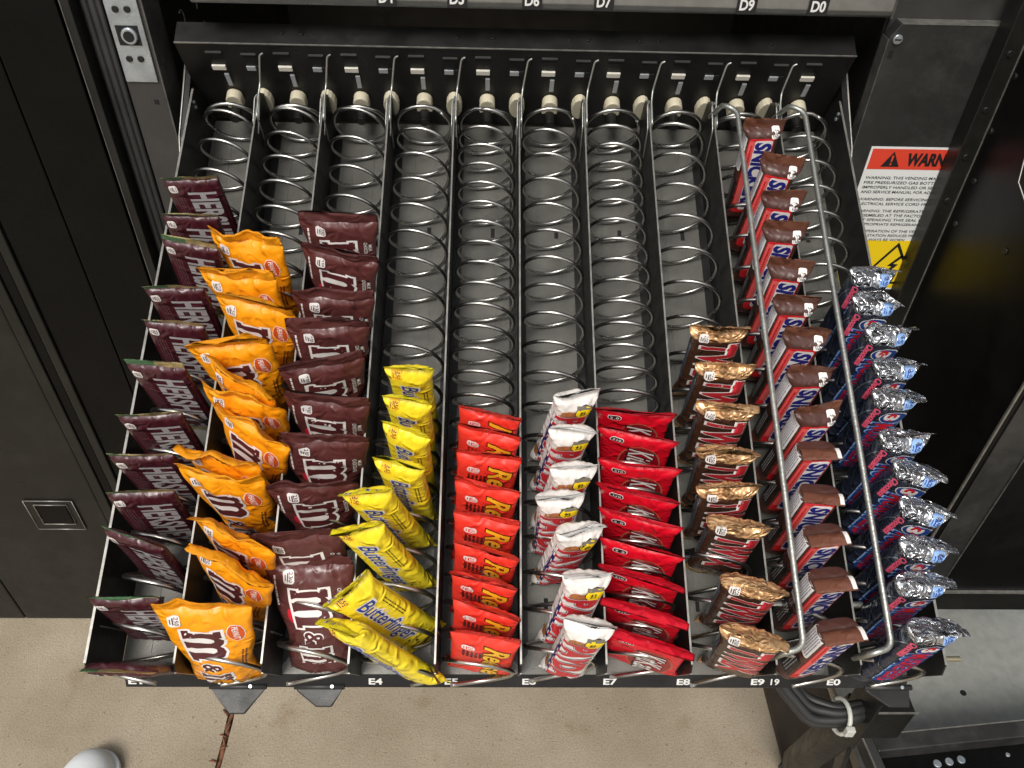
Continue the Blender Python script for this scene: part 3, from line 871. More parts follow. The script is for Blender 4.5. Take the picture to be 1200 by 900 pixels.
def make_candy(c, k, idx, total, B, T, yaw, rnd):
    L = LEN[c]
    st = STYLE(c, idx, rnd)
    pk = Pack(k, L, c * 100 + idx, **st)
    P, F, row, vm, uv, m, N = pk.build()
    mats = [k['base']]
    zone = np.zeros(len(vm), int)
    if 'top' in k:
        mats.append(k['top'][0]); zone[vm > L - k['top'][1]] = 1
    if 'bot' in k:
        if k['bot'][0] not in mats:
            mats.append(k['bot'][0])
        zone[vm < k['bot'][1]] = mats.index(k['bot'][0])
    isfin = vm > L - k['fin']; isbot = vm < k['finb']
    fin_rows = isfin[row]; bot_rows = isbot[row]
    Fa = np.array(F)
    body = ~(fin_rows | bot_rows)
    o = link(k['N'][0], sub_mesh('wrapper', P, Fa[body].tolist(), uv, mats, zone[row][body]), None, None)
    o.matrix_world = frame(B, T, yaw)
    lab = '%s, %s from the tray back plate' % (DESC[c], ORD[idx + 1])
    tag(o, lab, k['N'][1], GROUP[c])
    cap_t = [tuple(range((m - 1) * N, m * N))]; cap_b = [tuple(range(N))[::-1]]
    f1 = Fa[fin_rows].tolist() + cap_t
    sm = [0] * len(f1); seals = [k['seal']]
    if c == 1:                                  # inside of the foil shows green towards one corner
        seals.append('green_foil'); lim = rnd.uniform(-0.020, 0.004)
        sm = [1 if P[f[0]][0] < lim else 0 for f in f1]
    link('end_seal', sub_mesh('end_seal', P, f1, uv, seals, sm), None, o)
    f2 = Fa[bot_rows].tolist() + cap_b
    link('end_seal', sub_mesh('end_seal', P, f2, uv, [k['seal']], [0] * len(f2)), None, o)
    # print
    for part in ('calorie_badge', 'lettering', 'side_print', 'flap_print'):
        VV = []; FF = []; MI = []; pm = []; base = 0
        for ent in k['prints']:
            own = 'calorie_badge' if len(ent) == 5 else {'front': 'lettering', 'back': 'flap_print'}.get(ent[1], 'side_print')
            if own != part:
                continue
            mn, face, lay, (V, Fp) = ent[:4]
            if mn not in pm:
                pm.append(mn)
            Q = pk.surf(face, V[:, 0], np.clip(V[:, 1], 1.0, L - 1), 0.22 + 0.13 * lay) * 0.001
            VV.append(Q)
            FF += [tuple(j + base for j in f) for f in Fp]; MI += [pm.index(mn)] * len(Fp); base += len(V)
        if VV:
            link(part, sub_mesh(part, np.concatenate(VV), FF, None, pm, MI), None, o)
    return o

def STYLE(c, i, rnd):
    u = rnd.uniform
    if c == 1:
        f = {2: 0, 5: -5, 9: 8}.get(i, 13 + 34 - 2.7 * i + u(-4, 3))
        return dict(fold=f, fold_skew=u(-10, 10), wave=0.5, twist=u(-4, 4), bend=u(-2, 2))
    if c == 2:
        f = {4: 55, 6: 50, 7: 60, 10: 75}.get(i, u(5, 30))
        return dict(fold=f, fold_skew=u(-20, 20), wave=u(1.4, 2.6), twist=u(-14, 10), bend=u(-5, 3), squeeze=0.78)
    if c == 3:
        return dict(fold=u(-8, 14), fold_skew=u(-18, 18), wave=u(0.8, 2.0), twist=u(-6, 6), bend=u(-4, 2), squeeze=0.80)
    if c == 4:
        f = {0: 35, 4: 45, 5: 60, 6: 60, 7: 50}.get(i, u(5, 25))
        return dict(fold=f, fold_skew=u(-15, 15), wave=u(0.5, 1.1), twist=u(-6, 6), bend=u(-2, 2))
    if c == 5:
        f = {0: 55, 5: 45, 6: 40, 7: 35}.get(i, u(5, 18))
        return dict(fold=f, fold_skew=u(-14, 14), wave=u(0.5, 1.0), twist=u(-3, 3), bend=u(-1, 1))
    if c == 6:
        return dict(fold=u(20, 50), fold_skew=u(-25, 25), wave=u(0.9, 1.6), twist=u(-8, 8), bend=u(-2, 2))
    if c == 7:
        f = {7: 80, 8: 80, 6: 55}.get(i, u(30, 52))
        return dict(fold=f, fold_skew=u(-8, 8), wave=u(0.4, 1.0), twist=u(-3, 3), bend=u(-1.5, 1.5))
    if c == 8:
        return dict(fold=u(20, 65), fold_skew=u(-30, 30), wave=u(1.2, 2.2), twist=u(-8, 8), bend=u(-2, 2))
    if c == 9:
        f = u(-15, 25) if i < 9 else u(84, 94)
        return dict(fold=f, fold_skew=u(-14, 14) if i < 9 else u(-3, 3), wave=u(0.4, 1.2) if i < 9 else 0.1, twist=u(-5, 5), bend=u(-1, 1))
    return dict(fold=u(35, 75), fold_skew=u(-28, 28), wave=u(1.0, 1.9), twist=u(-6, 6), bend=u(-2, 2))

# ------------------------------------------------------------------ ground
def build_ground():
    bm = bmesh.new()
    vs = [bm.verts.new(p) for p in ((-40, -40, -0.03), (40, -40, -0.03), (40, 40, -0.03), (-40, 40, -0.03))]
    bm.faces.new(vs)
    g = link('pavement', bm_mesh(bm, 'pavement'), 'joint_soil', None, 'structure')
    g['label'] = 'tan concrete pavement under the tray'
    rnd = random.Random(2)
    def slab(x0, x1, jag):
        bm = bmesh.new()
        n = 80
        ys = [-40] + [-1.2 + 3.0 * i / n for i in range(n + 1)] + [40]
        edge = [(x1 if jag > 0 else x0) + (rnd.uniform(-0.0025, 0.0025) + 0.016 * (y - 0.3) * -1.0 if -1.2 <= y <= 1.8 else 0) for y in ys]
        top = []; low = []
        for y, e in zip(ys, edge):
            a, b = (x0, e) if jag > 0 else (e, x1)
            top.append((bm.verts.new((a, y, 0)), bm.verts.new((b, y, 0))))
            q = (b if jag > 0 else a)
            low.append(bm.verts.new((q, y, -0.03)))
        for i in range(len(ys) - 1):
            bm.faces.new([top[i][0], top[i][1], top[i + 1][1], top[i + 1][0]])
            w = 1 if jag > 0 else 0
            bm.faces.new([top[i][w], low[i], low[i + 1], top[i + 1][w]])
        return link('slab', bm_mesh(bm, 'slab'), 'concrete', g)
    slab(-40, -0.495, 1)
    slab(-0.483, 40, -1)
    # old root and dirt lying in the joint
    pts = [(-0.489 - 0.016 * (y - 0.3) + rnd.uniform(-0.002, 0.002), y, -0.006 + rnd.uniform(-0.003, 0.003)) for y in np.linspace(0.05, 0.42, 34)]
    tube('root', pts, [0.0045 + 0.0016 * math.sin(i * 1.9) for i in range(34)], 'root_brown', g, 7)
    for i in range(14):
        y = rnd.uniform(0.1, 0.45); a = rnd.uniform(0, 3.1)
        x = -0.489 - 0.016 * (y - 0.3) + rnd.uniform(-0.005, 0.005)
        tube('debris', [(x, y, 0.0), (x + 0.008 * math.cos(a), y + 0.012 * math.sin(a), 0.003), (x + 0.013 * math.cos(a), y + 0.02 * math.sin(a), 0.002)], [0.0016, 0.0022, 0.0008], 'root_brown', g, 5)
    return g
build_ground()

# ------------------------------------------------------------------ the pulled-out tray
PITCH = 0.072
HT = 0.070
tray = empty('vending_tray', matrix=TRAY_M)
tag(tray, 'black metal snack tray with ten steel spirals, pulled out and tilted down', 'tray')

def flat_text(name, s, origin, right, up, cap, m, parent, bold=0.02, width=None, lift=0.0004):
    V, F = text_flat(s, bold)
    lo, hi = V.min(0), V.max(0)
    U = (V - lo) / (hi[1] - lo[1]) * cap
    if width:
        U[:, 0] *= width / U[:, 0].max()
    o_, r_, u_ = (np.array(a, float) for a in (origin, right, up))
    r_ /= np.linalg.norm(r_); u_ /= np.linalg.norm(u_)
    nn = np.cross(r_, u_)
    P = o_ + U[:, :1] * r_ + U[:, 1:] * u_ + nn * lift
    me = bpy.data.meshes.new(name); me.from_pydata(P.tolist(), [], F); me.update()
    return link(name, me, m, parent)

def flat_poly(name, pts, origin, right, up, m, parent, lift=0.0004, thick=0.0):
    o_, r_, u_ = (np.array(a, float) for a in (origin, right, up))
    r_ /= np.linalg.norm(r_); u_ /= np.linalg.norm(u_); nn = np.cross(r_, u_)
    bm = bmesh.new()
    f = bm.faces.new([bm.verts.new(tuple(o_ + x * r_ + y * u_ + nn * lift)) for x, y in pts])
    if thick:
        ex = bmesh.ops.extrude_face_region(bm, geom=[f])
        bmesh.ops.translate(bm, vec=tuple(nn * thick), verts=[e for e in ex['geom'] if isinstance(e, bmesh.types.BMVert)])
    return link(name, bm_mesh(bm, name), m, parent)

# floor with its pressed slots
flo = box('tray_floor', (-0.360, -0.002, -0.0015), (0.360, 0.618, 0.0), 'tray_floor_metal', tray)
for c in range(10):
    xc = (c - 4.5) * PITCH
    for y, dx in ((0.245, 0.008), (0.468, 0.008), (0.06, -0.01)):
        box('slot', (xc + dx - 0.0022, y - 0.006, 0.0001), (xc + dx + 0.0022, y + 0.006, 0.0004), 'hole_black', flo)
    for dx in (-0.012, 0.012):
        box('floor_rib', (xc + dx - 0.0004, 0.01, 0.0), (xc + dx + 0.0004, 0.60, 0.0006), 'tray_floor_metal', flo)

def divider(x, name, first=[None]):
    if first[0] is None:
        prof = [(-0.003, 0.0), (-0.003, 0.064), (0.003, HT), (0.600, HT), (0.612, 0.055), (0.612, 0.0)]
        d = prism(name, prof, 'x', -0.0006, 0.0006, 'black_metal', tray)
        e = box('top_edge', (-0.0008, 0.004, HT), (0.0008, 0.599, HT + 0.0006), 'worn_edge', d)
        fl = prism('flange_shadow_strip', [(0.0006, 0.006), (0.009, 0.016), (0.009, 0.600), (0.0006, 0.606)], 'z', 0.0002, 0.0012, 'black_metal', d)  # flange run full length; its black stands in for shadow along the divider foot
        fl2 = prism('flange_shadow_strip', [(-0.0006, 0.006), (-0.009, 0.016), (-0.009, 0.600), (-0.0006, 0.606)], 'z', 0.0002, 0.0012, 'black_metal', d)
        fe = prism('front_edge', [(-0.0036, 0.0), (-0.0036, 0.0642), (-0.003, 0.0642), (-0.003, 0.0)], 'x', -0.0007, 0.0007, 'worn_edge', d)
        rb = box('pressed_rib', (0.0006, 0.030, 0.012), (0.0011, 0.0315, 0.052), 'worn_edge', d)
        hk = tube('retaining_wire', fillet([(0.0022, 0.560, 0.030), (0.0022, 0.566, 0.072), (0.0022, 0.592, 0.076), (0.0035, 0.604, 0.080), (0.0085, 0.618, 0.108), (0.0125, 0.618, 0.109)], 0.004, 5), 0.0011, 'galvanised_rod', d, 6)
        hk2 = tube('retaining_wire', fillet([(-0.0022, 0.545, 0.028), (-0.0022, 0.562, 0.068), (-0.0022, 0.590, 0.0745), (0.0022, 0.596, 0.0745), (0.0024, 0.552, 0.060)], 0.003, 5), 0.0009, 'galvanised_rod', d, 6)
        first[0] = d
        d.location.x = x
        return d
    src = first[0]
    d = src.copy(); COL.objects.link(d); d.parent = tray; d.location.x = x
    for ch in src.children:
        q = ch.copy(); COL.objects.link(q); q.parent = d
    return d
for k in range(1, 10):
    divider((k - 5) * PITCH, 'divider')
for sx in (-1, 1):
    prof = [(-0.004, 0.004), (-0.004, 0.060), (0.004, HT), (0.605, HT), (0.615, 0.055), (0.615, 0.0), (0.0, 0.0)]
    w = prism('side_wall', prof, 'x', sx * 0.3602, sx * 0.3616, 'black_metal', tray)
    box('top_edge', (sx * 0.361 - 0.0011, 0.004, HT), (sx * 0.361 + 0.0011, 0.603, HT + 0.0006), 'worn_edge', w)
    box('pressed_rib', (sx * 0.3602 - 0.0006, 0.034, 0.008), (sx * 0.3602 + 0.0006, 0.0352, 0.056), 'worn_edge', w)
    # runner bracket at the back
    b = prism('runner_bracket', [(0.47, 0.01), (0.60, 0.01), (0.645, 0.045), (0.645, 0.075), (0.55, 0.055)], 'x', sx * 0.366, sx * 0.372, 'black_metal', tray)
    tube('bracket_rim', [(sx * 0.3725, y, z) for y, z in ((0.47, 0.012), (0.55, 0.056), (0.644, 0.076), (0.644, 0.046), (0.60, 0.011))], 0.0009, 'worn_edge', b, 6)
    for z in (0.045, 0.052):
        disc('rivet', (sx * 0.3598, 0.585 + z * 0.1, z + 0.012), 0.0022, 0.002, 'x', 'zinc_plate', w, 12)
disc('stop_pin', (0.3735, 0.010, 0.050), 0.0022, 0.024, 'x', 'brass_pin', tray, 12, 0.0006)

# back plate with motor couplings
bp = prism('back_plate', [(0.620, 0.0), (0.620, 0.120), (0.646, 0.1225), (0.646, 0.1205), (0.6225, 0.118), (0.6225, 0.0)], 'x', -0.366, 0.3615, 'black_metal', tray)
box('plate_rim', (-0.366, 0.6193, 0.1195), (0.3615, 0.6205, 0.1208), 'worn_edge', bp)
for i, x in enumerate((-0.255, -0.234, 0.012 - 0.08, -0.03, 0.052, 0.072, 0.128, 0.148, 0.27)):
    disc('rivet', (x, 0.634, 0.1216), 0.0028, 0.0024, 'z', 'black_metal', bp, 14, 0.0006)
FACE = 0.620
for c in range(10):
    xc = (c - 4.5) * PITCH
    box('slot', (xc - 0.013, FACE - 0.0006, 0.1025), (xc + 0.004, FACE - 0.0001, 0.1085), 'hole_black', bp)
    box('slot_lip', (xc - 0.013, FACE - 0.0030, 0.1085), (xc + 0.004, FACE - 0.0002, 0.1096), 'cabinet_grey', bp)
    box('tab', (xc - 0.012, FACE - 0.0030, 0.084), (xc + 0.003, FACE - 0.0002, 0.0905), 'white_plastic', bp, 0.0006)
    box('key_bar', (xc - 0.002, FACE - 0.0025, 0.060), (xc + 0.003, FACE - 0.0002, 0.078), 'grey_plastic', bp, 0.0004)
    kn = prism('motor_knob', [(xc - 0.009 + 0.018 * t, 0.034) for t in (0, 1)] + [(xc + 0.009 * math.cos(a), 0.044 + 0.010 * math.sin(a)) for a in np.linspace(0, math.pi, 9)], 'y', FACE - 0.012, FACE - 0.0003, 'ivory_plastic', tray, 0.0012)
    # spindle that carries the spiral
    disc('spindle', (xc, FACE - 0.020, 0.034), 0.006, 0.016, 'y', 'black_metal', kn, 16, 0.001)
    xd = xc + PITCH / 2
    if c < 9:
        box('slot', (xd - 0.012, FACE - 0.0006, 0.1015), (xd + 0.004, FACE - 0.0001, 0.1065), 'hole_black', bp)
        box('slot_lip', (xd - 0.012, FACE - 0.0030, 0.1065), (xd + 0.004, FACE - 0.0002, 0.1075), 'cabinet_grey', bp)
        box('tab', (xd - 0.011, FACE - 0.0020, 0.083), (xd - 0.001, FACE - 0.0002, 0.089), 'grey_plastic', bp, 0.0004)
        box('slot', (xd - 0.0005, FACE - 0.0022, 0.0825), (xd + 0.0045, FACE - 0.0001, 0.0895), 'hole_black', bp)
        k2 = prism('motor_knob', [(xd - 0.002 + 0.009 * math.cos(a), 0.040 + 0.016 * math.sin(a)) for a in np.linspace(0, 2 * math.pi, 15)[:-1]], 'y', FACE - 0.010, FACE - 0.0003, 'ivory_plastic', tray, 0.001)

# spirals: pitch and place of the first crest behind the front edge, per column
COILS = {1: (.039, .032), 2: (.032, .007), 3: (.038, .014), 4: (.0327, .003), 5: (.0243, .004), 6: (.0322, .013), 7: (.0242, .011), 8: (.0398, .014), 9: (.0382, .008), 10: (.0325, .005)}
for c, (pt, yf) in COILS.items():
    if c == 1:
        yf -= pt
    xc = (c - 5.5) * PITCH
    r, zc = 0.0308, 0.0345
    turns = (0.588 - yf) / pt
    ph_end = min(R(325), math.pi / 2 + 2 * math.pi * (yf + 0.0115) / pt)
    ph0 = math.pi / 2 - turns * 2 * math.pi
    n = int((ph_end - ph0) / (2 * math.pi) * 30)
    rnd = random.Random(c)
    path = []
    # closed ring at the back, then the spiral
    for a in np.linspace(-2 * math.pi, 0, 30, endpoint=False):
        f = ph0 + a
        path.append((xc - r * math.cos(f), 0.590 - 0.003 * a / (2 * math.pi) * -1, zc + r * math.sin(f)))
    w1, w2 = rnd.uniform(0, 6), rnd.uniform(0, 6)
    for f in np.linspace(ph0, ph_end, n):
        y = yf - pt * (f - math.pi / 2) / (2 * math.pi)
        rr = r * (1 + 0.012 * math.sin(y * 31 + w1)); dx = 0.0008 * math.sin(y * 23 + w2)
        path.append((xc + dx - rr * math.cos(f), min(y, 0.590), zc + rr * math.sin(f)))
    sp = tube('spiral', path, 0.0020, 'spring_steel', tray, 8)


# sloping front lip with the selection labels
lip = prism('front_lip', [(-0.002, 0.0), (-0.013, -0.009), (-0.013, -0.016), (-0.011, -0.016), (-0.011, -0.010), (-0.001, -0.0018)], 'x', -0.357, 0.362, 'label_black', tray)
sl = (0, 0.011, 0.009)
for s, x in (('E1', -0.3544), ('E2', -0.2737), ('E4', -0.1367), ('E5', -0.0674), ('E6', 0.0039), ('E7', 0.0786), ('E8', 0.1466), ('E9', 0.2157), ('E0', 0.2867)):
    flat_text('selection_label', s, (x, -0.0105, -0.0070), (1, 0, 0), sl, 0.0068, 'label_white', lip, 0.03, 0.0125)
flat_text('selection_label', '19', (0.234, -0.0105, -0.0070), (1, 0, 0), sl, 0.0068, 'label_white', lip, 0.02, 0.008)
for k in range(10):
    x = (k - 4.5) * PITCH
    box('strip_joint', (x + 0.0345, -0.0131, -0.0162), (x + 0.0350, -0.0119, -0.0095), 'worn_edge', lip)
for x0, x1, xa, xb, yb in ((-0.283, -0.229, -0.262, -0.248, -0.036), (-0.206, -0.158, -0.184, -0.170, -0.030), (0.322, 0.368, 0.345, 0.364, -0.030)):
    tb = prism('plastic_flap', [(x0, -0.011), (x1, -0.011), (x1 - 0.004, -0.016), (xb, yb), (xa, yb), (x0 + 0.004, -0.017)], 'z', -0.014, -0.0105, 'black_metal', tray, 0.0012)
    tube('flap_hinge', [(x0 + 0.001, -0.0125, -0.010), (x1 - 0.001, -0.0125, -0.0085)], 0.0026, 'cable_black', tb, 8)
    disc('rivet', ((x0 + x1) / 2 + 0.012, -0.0125, -0.0062), 0.0016, 0.002, 'z', 'zinc_plate', tb, 10)

# hold-down rods over the two right-hand columns
for x0 in (3 * PITCH, 4 * PITCH):
    pts = [(x0, 0.588, 0.058), (x0, 0.566, 0.104), (x0 + 0.0135, 0.556, 0.106), (x0 + 0.0115, 0.016, 0.106), (x0 - 0.0065, 0.011, 0.106), (x0, 0.010, 0.058)]
    tube('hold_down_rod', fillet(pts, 0.008, 7), 0.0028, 'galvanised_rod', tray, 10)
    disc('rod_stub', (x0 + 0.010, 0.056, 0.046), 0.0030, 0.020, 'x', 'galvanised_rod', tray, 12, 0.0006)

# ------------------------------------------------------------------ candy
counts = {}
for it in ITEMS:
    counts[int(it[0])] = counts.get(int(it[0]), 0) + 1
PROD = {c: product(c) for c in counts}
BOXED = product(9, True)
seen = {}
rnd = random.Random(11)
for it in ITEMS:
    c = int(it[0]); i = seen.get(c, 0); seen[c] = i + 1
    make_candy(c, BOXED if c == 9 and i >= 9 else PROD[c], i, counts[c], it[1:4], it[4:7], it[7], rnd)
# ------------------------------------------------------------------ upper tray (row D)
up = empty('upper_tray', (0.03, 0.5, TRAY_Z + 0.43))
tag(up, 'closed upper tray with grey front rail and white selection labels', 'tray')
ZR = TRAY_Z + 0.4285
def ux(o):
    o.parent = up; o.matrix_parent_inverse = Matrix.Translation((-0.03, -0.5, -(TRAY_Z + 0.43)))
    return o
rail = ux(prism('front_rail', [(0.488, ZR + 0.002), (0.486, ZR + 0.007), (0.487, ZR + 0.040), (0.50, ZR + 0.044), (0.50, ZR), (0.492, ZR - 0.001)], 'x', -0.335, 0.378, 'aluminium', None, 0.0008))
ux(box('tray_floor', (-0.33, 0.501, ZR + 0.003), (0.37, 1.05, ZR + 0.006), 'black_metal'))
for s, x in (('D4', -0.141), ('D5', -0.070), ('D6', 0.0055), ('D7', 0.078), ('D9', 0.223), ('D0', 0.296)):
    ch = ux(box('label_chip', (x - 0.006, 0.4842, ZR + 0.0015), (x + 0.014, 0.4858, ZR + 0.022), 'label_black'))
    t_ = flat_text('selection_label', s, (x - 0.0035, 0.4842, ZR + 0.005), (1, 0, 0), (0, 0, 1), 0.011, 'label_white', None, 0.03, 0.0145)
    t_.parent = ch; t_.matrix_parent_inverse = ch.matrix_world.inverted()

# ------------------------------------------------------------------ the open machine
G = TRAY_Z
vm_ = empty('vending_machine', (0, 0.5, 0))
tag(vm_, 'open black vending machine cabinet that the tray slides out of', 'vending machine')
PI_ = Matrix.Translation((0, -0.5, 0))
def vx(o, root=None):
    o.parent = root or vm_
    o.matrix_parent_inverse = PI_ if root is None else Matrix.Identity(4)
    return o
vx(box('interior_back', (-0.428, 1.1005, 0.29), (0.428, 1.13, 1.829), 'black_metal'))
lw = vx(box('interior_wall', (-0.428, 0.545, 0.30), (-0.389, 1.10, 1.83), 'black_metal'))
vx(box('interior_wall', (0.389, 0.52, 0.30), (0.428, 1.10, 1.83), 'black_metal'))
vx(box('cabinet_floor', (-0.3885, 0.5305, 0.30), (0.3885, 1.10, 0.33), 'black_metal'))
vx(box('lower_panel', (-0.3885, 0.505, 0.03), (0.3885, 0.53, 0.33), 'satin_black', None, 0.003))
vx(box('base', (-0.44, 0.53, 0.0), (0.88, 1.12, 0.03), 'hole_black'))
vx(box('roof', (-0.44, 0.53, 1.83), (0.88, 1.13, 1.85), 'black_metal'))
post = vx(box('door_post', (-0.428, 0.500, 0.03), (-0.389, 0.544, 1.83), 'cabinet_grey', None, 0.0015))
vx(box('post_lip', (-0.3885, 0.496, 0.03), (-0.3865, 0.54, 1.83), 'dull_edge'))
vx(box('gasket_channel', (-0.466, 0.512, 0.03), (-0.4285, 0.60, 1.83), 'black_metal', None))
for i, (x, r) in enumerate(((-0.4365, 0.0035), (-0.4435, 0.0045), (-0.4515, 0.0038))):
    vx(tube('gasket_ridge', [(x, 0.510, 0.05), (x, 0.510, 1.0), (x, 0.510, 1.80)], r, 'gasket_rubber', None, 10))
vx(box('post_trim', (-0.4665, 0.490, 0.03), (-0.4575, 0.512, 1.83), 'black_metal', None, 0.001))
vx(box('trim_edge', (-0.4672, 0.4895, 0.03), (-0.4660, 0.4908, 1.83), 'dull_edge'))
sp_ = vx(box('strike_plate', (-0.4265, 0.4975, G + 0.343), (-0.3925, 0.4997, G + 0.452), 'zinc_plate', None, 0.0008))
def sub(o, par):
    o.parent = par; o.matrix_parent_inverse = par.matrix_world.inverted() if False else (PI_)
    return o
bpy.context.view_layer.update()
def kid(o, par):
    bpy.context.view_layer.update()
    o.parent = par; o.matrix_parent_inverse = par.matrix_world.inverted()
    return o
kid(box('latch_opening', (-0.4215, 0.4968, G + 0.382), (-0.3985, 0.4974, G + 0.402), 'hole_black'), sp_)
kid(disc('latch_bolt', (-0.4085, 0.4965, G + 0.392), 0.0085, 0.006, 'y', 'zinc_plate', None, 20, 0.0015), sp_)
kid(disc('bolt_hole', (-0.4085, 0.4932, G + 0.392), 0.0055, 0.0008, 'y', 'hole_black', None, 18), sp_)
for x in (-0.416, -0.404):
    for z in (0.368, 0.418):
        kid(disc('screw', (x, 0.4970, G + z), 0.0035, 0.002, 'y', 'black_metal', None, 14, 0.0006), sp_)
kid(box('square_hole', (-0.4035, 0.4994, G + 0.318), (-0.3985, 0.4999, G + 0.323), 'hole_black'), post)
for i in range(8):
    for j in range(2):
        z = G + 0.24 + 0.034 * i; y = 0.60 + 0.05 * j + 0.02 * (i % 2)
        pts = [(-0.3885, y + 0.008 * math.cos(a), z + 0.011 * math.sin(a)) for a in np.linspace(-0.4, 2.2, 12)]
        kid(tube('pressed_louvre', pts, 0.0008, 'worn_edge', None, 6), lw)
# right-hand service column
rp = vx(prism('service_panel', [(0.390, 0.03), (0.390, G + 0.405), (0.398, G + 0.419), (0.90, G + 0.419), (0.90, 0.03)], 'y', 0.500, 0.516, 'panel_charcoal', None, 0.0008))
vx(box('panel_edge', (0.3885, 0.4990, 0.03), (0.3897, 0.5165, G + 0.404), 'dull_edge'))
kid(box('top_fold', (0.399, 0.4992, G + 0.4192), (0.90, 0.5164, G + 0.4200), 'worn_edge'), rp)
vx(box('upper_column', (0.392, 0.517, G + 0.38), (0.90, 0.545, 1.83), 'cabinet_grey'))
vx(box('upper_column_edge', (0.3885, 0.510, G + 0.421), (0.3915, 0.545, 1.83), 'dull_edge'))
kid(disc('screw', (0.3985, 0.4985, G + 0.404), 0.0052, 0.003, 'y', 'zinc_plate', None, 18, 0.001), rp)
kid(box('screw_slot', (0.3950, 0.4966, G + 0.4034), (0.4020, 0.4972, G + 0.4048), 'hole_black'), rp)
kid(box('keyhole', (0.3945, 0.4994, G + 0.384), (0.3990, 0.4999, G + 0.392), 'hole_black'), rp)
# warning sticker
SY = 0.4994
def st(o):
    return kid(o, stk)
stk = vx(box('warning_sticker', (0.4105, SY - 0.0002, G + 0.085), (0.575, 0.4998, G + 0.284), 'sticker_white'))
def sq(name, x0, z0, x1, z1, m, lay=1):
    return st(box(name, (x0, SY - 0.0002 - 0.0003 * lay, G + z0), (x1, SY - 0.0002 - 0.0003 * (lay - 1) - 0.00005, G + z1), m))
sq('header_band', 0.4130, 0.256, 0.5725, 0.2815, 'sticker_red')
def stext(s, x, z, cap, m, width=None, lay=2, bold=0.02):
    return st(flat_text('sticker_text', s, (x, SY - 0.0003 - 0.0003 * lay, G + z), (1, 0, 0), (0, 0, 1), cap, m, None, bold, width, 0.0))
def stpoly(name, pts, m, lay=2):
    return st(flat_poly(name, pts, (0, SY - 0.0003 - 0.0003 * lay, G), (1, 0, 0), (0, 0, 1), m, None, 0.0))
stpoly('warning_triangle', [(0.428, 0.2595), (0.450, 0.2595), (0.439, 0.2785)], 'sticker_black')
stpoly('exclamation_mark', [(0.4382, 0.2655), (0.4398, 0.2655), (0.4404, 0.2735), (0.4376, 0.2735)], 'sticker_red', 3)
stpoly('exclamation_mark', [(0.4380, 0.2615), (0.4400, 0.2615), (0.4400, 0.2640), (0.4380, 0.2640)], 'sticker_red', 3)
stext('WARNING', 0.4565, 0.2605, 0.0165, 'sticker_black', 0.072, 2, 0.05)
para = [['WARNING: THIS VENDING MACHINE INCLUDES A', 'FIRE PRESSURIZED GAS BOTTLE WHICH CAN BE', 'IMPROPERLY HANDLED OR SERVICED. SEE CAUTION', 'AND SERVICE MANUAL FOR ADDITIONAL WARNING'],
        ['WARNING: BEFORE SERVICING THIS MACHINE', 'ELECTRICAL SERVICE CORD FROM THE POWER'],
        ['WARNING: THE REFRIGERATION UNIT IN THIS', 'IS ASSEMBLED AT THE FACTORY. PERMANENT', 'MOST SPEAKING THIS SEAL MUST BE A CERTIFIED', 'AN APPROPRIATE REFRIGERANT RECOVERY'],
        ['NOTE: OPERATION OF THE VENDOR FOR THE', 'GROUND STATION REDUCES PROTECTION', 'IT MUST ALWAYS BE WORN']]
z = 0.2475
for pg in para:
    for ln in pg:
        stext(ln, 0.4155, z - 0.0042, 0.0036, 'sticker_black', 0.150 * len(ln) / 43.0, 1, 0.008)
        z -= 0.0062
    z -= 0.0035
sq('yellow_band', 0.4130, 0.0875, 0.5725, 0.1590, 'sticker_yellow')
def ring(name, outer, inner, m, lay=2):
    bm = bmesh.new(); Y = SY - 0.0003 - 0.0003 * lay
    a = [bm.verts.new((x, Y, G + zz)) for x, zz in outer]; b = [bm.verts.new((x, Y, G + zz)) for x, zz in inner]
    n = len(a)
    for i in range(n):
        bm.faces.new([a[i], a[(i + 1) % n], b[(i + 1) % n], b[i]])
    return st(link(name, bm_mesh(bm, name), m))
ring('hazard_triangle', [(0.447, 0.094), (0.527, 0.094), (0.487, 0.157)], [(0.453, 0.0975), (0.521, 0.0975), (0.487, 0.1505)], 'sticker_black')
stpoly('lightning_bolt', [(0.496, 0.138), (0.483, 0.122), (0.489, 0.121), (0.478, 0.106), (0.482, 0.107), (0.479, 0.101), (0.486, 0.105), (0.484, 0.108), (0.497, 0.124), (0.490, 0.125), (0.501, 0.137)], 'sticker_black')
# side compartment beside the tray, with a polished left face
sc_ = vx(box('side_compartment', (0.520, 0.236, 0.50), (0.95, 0.4985, 1.83), 'polished_black', None, 0.002))
kid(box('hinge_flange', (0.500, 0.474, 0.50), (0.5195, 0.498, 1.83), 'satin_black', None, 0.001), sc_)
kid(box('worn_corner', (0.5192, 0.2352, 0.505), (0.5215, 0.2378, 1.82), 'worn_edge'), sc_)
kid(box('far_edge', (0.5190, 0.4722, 0.505), (0.5203, 0.4738, 1.82), 'worn_edge'), sc_)
kid(box('front_bevel', (0.528, 0.2335, 0.52), (0.566, 0.2358, 1.82), 'panel_charcoal', None, 0.0008), sc_)
kid(box('bevel_edge', (0.5675, 0.2325, 0.52), (0.5690, 0.2358, 1.82), 'dull_edge'), sc_)
kid(box('bottom_fold', (0.522, 0.2325, 0.500), (0.95, 0.2358, 0.5035), 'worn_edge'), sc_)
kid(box('bottom_skirt', (0.530, 0.2375, 0.455), (0.95, 0.2415, 0.4995), 'satin_black'), sc_)
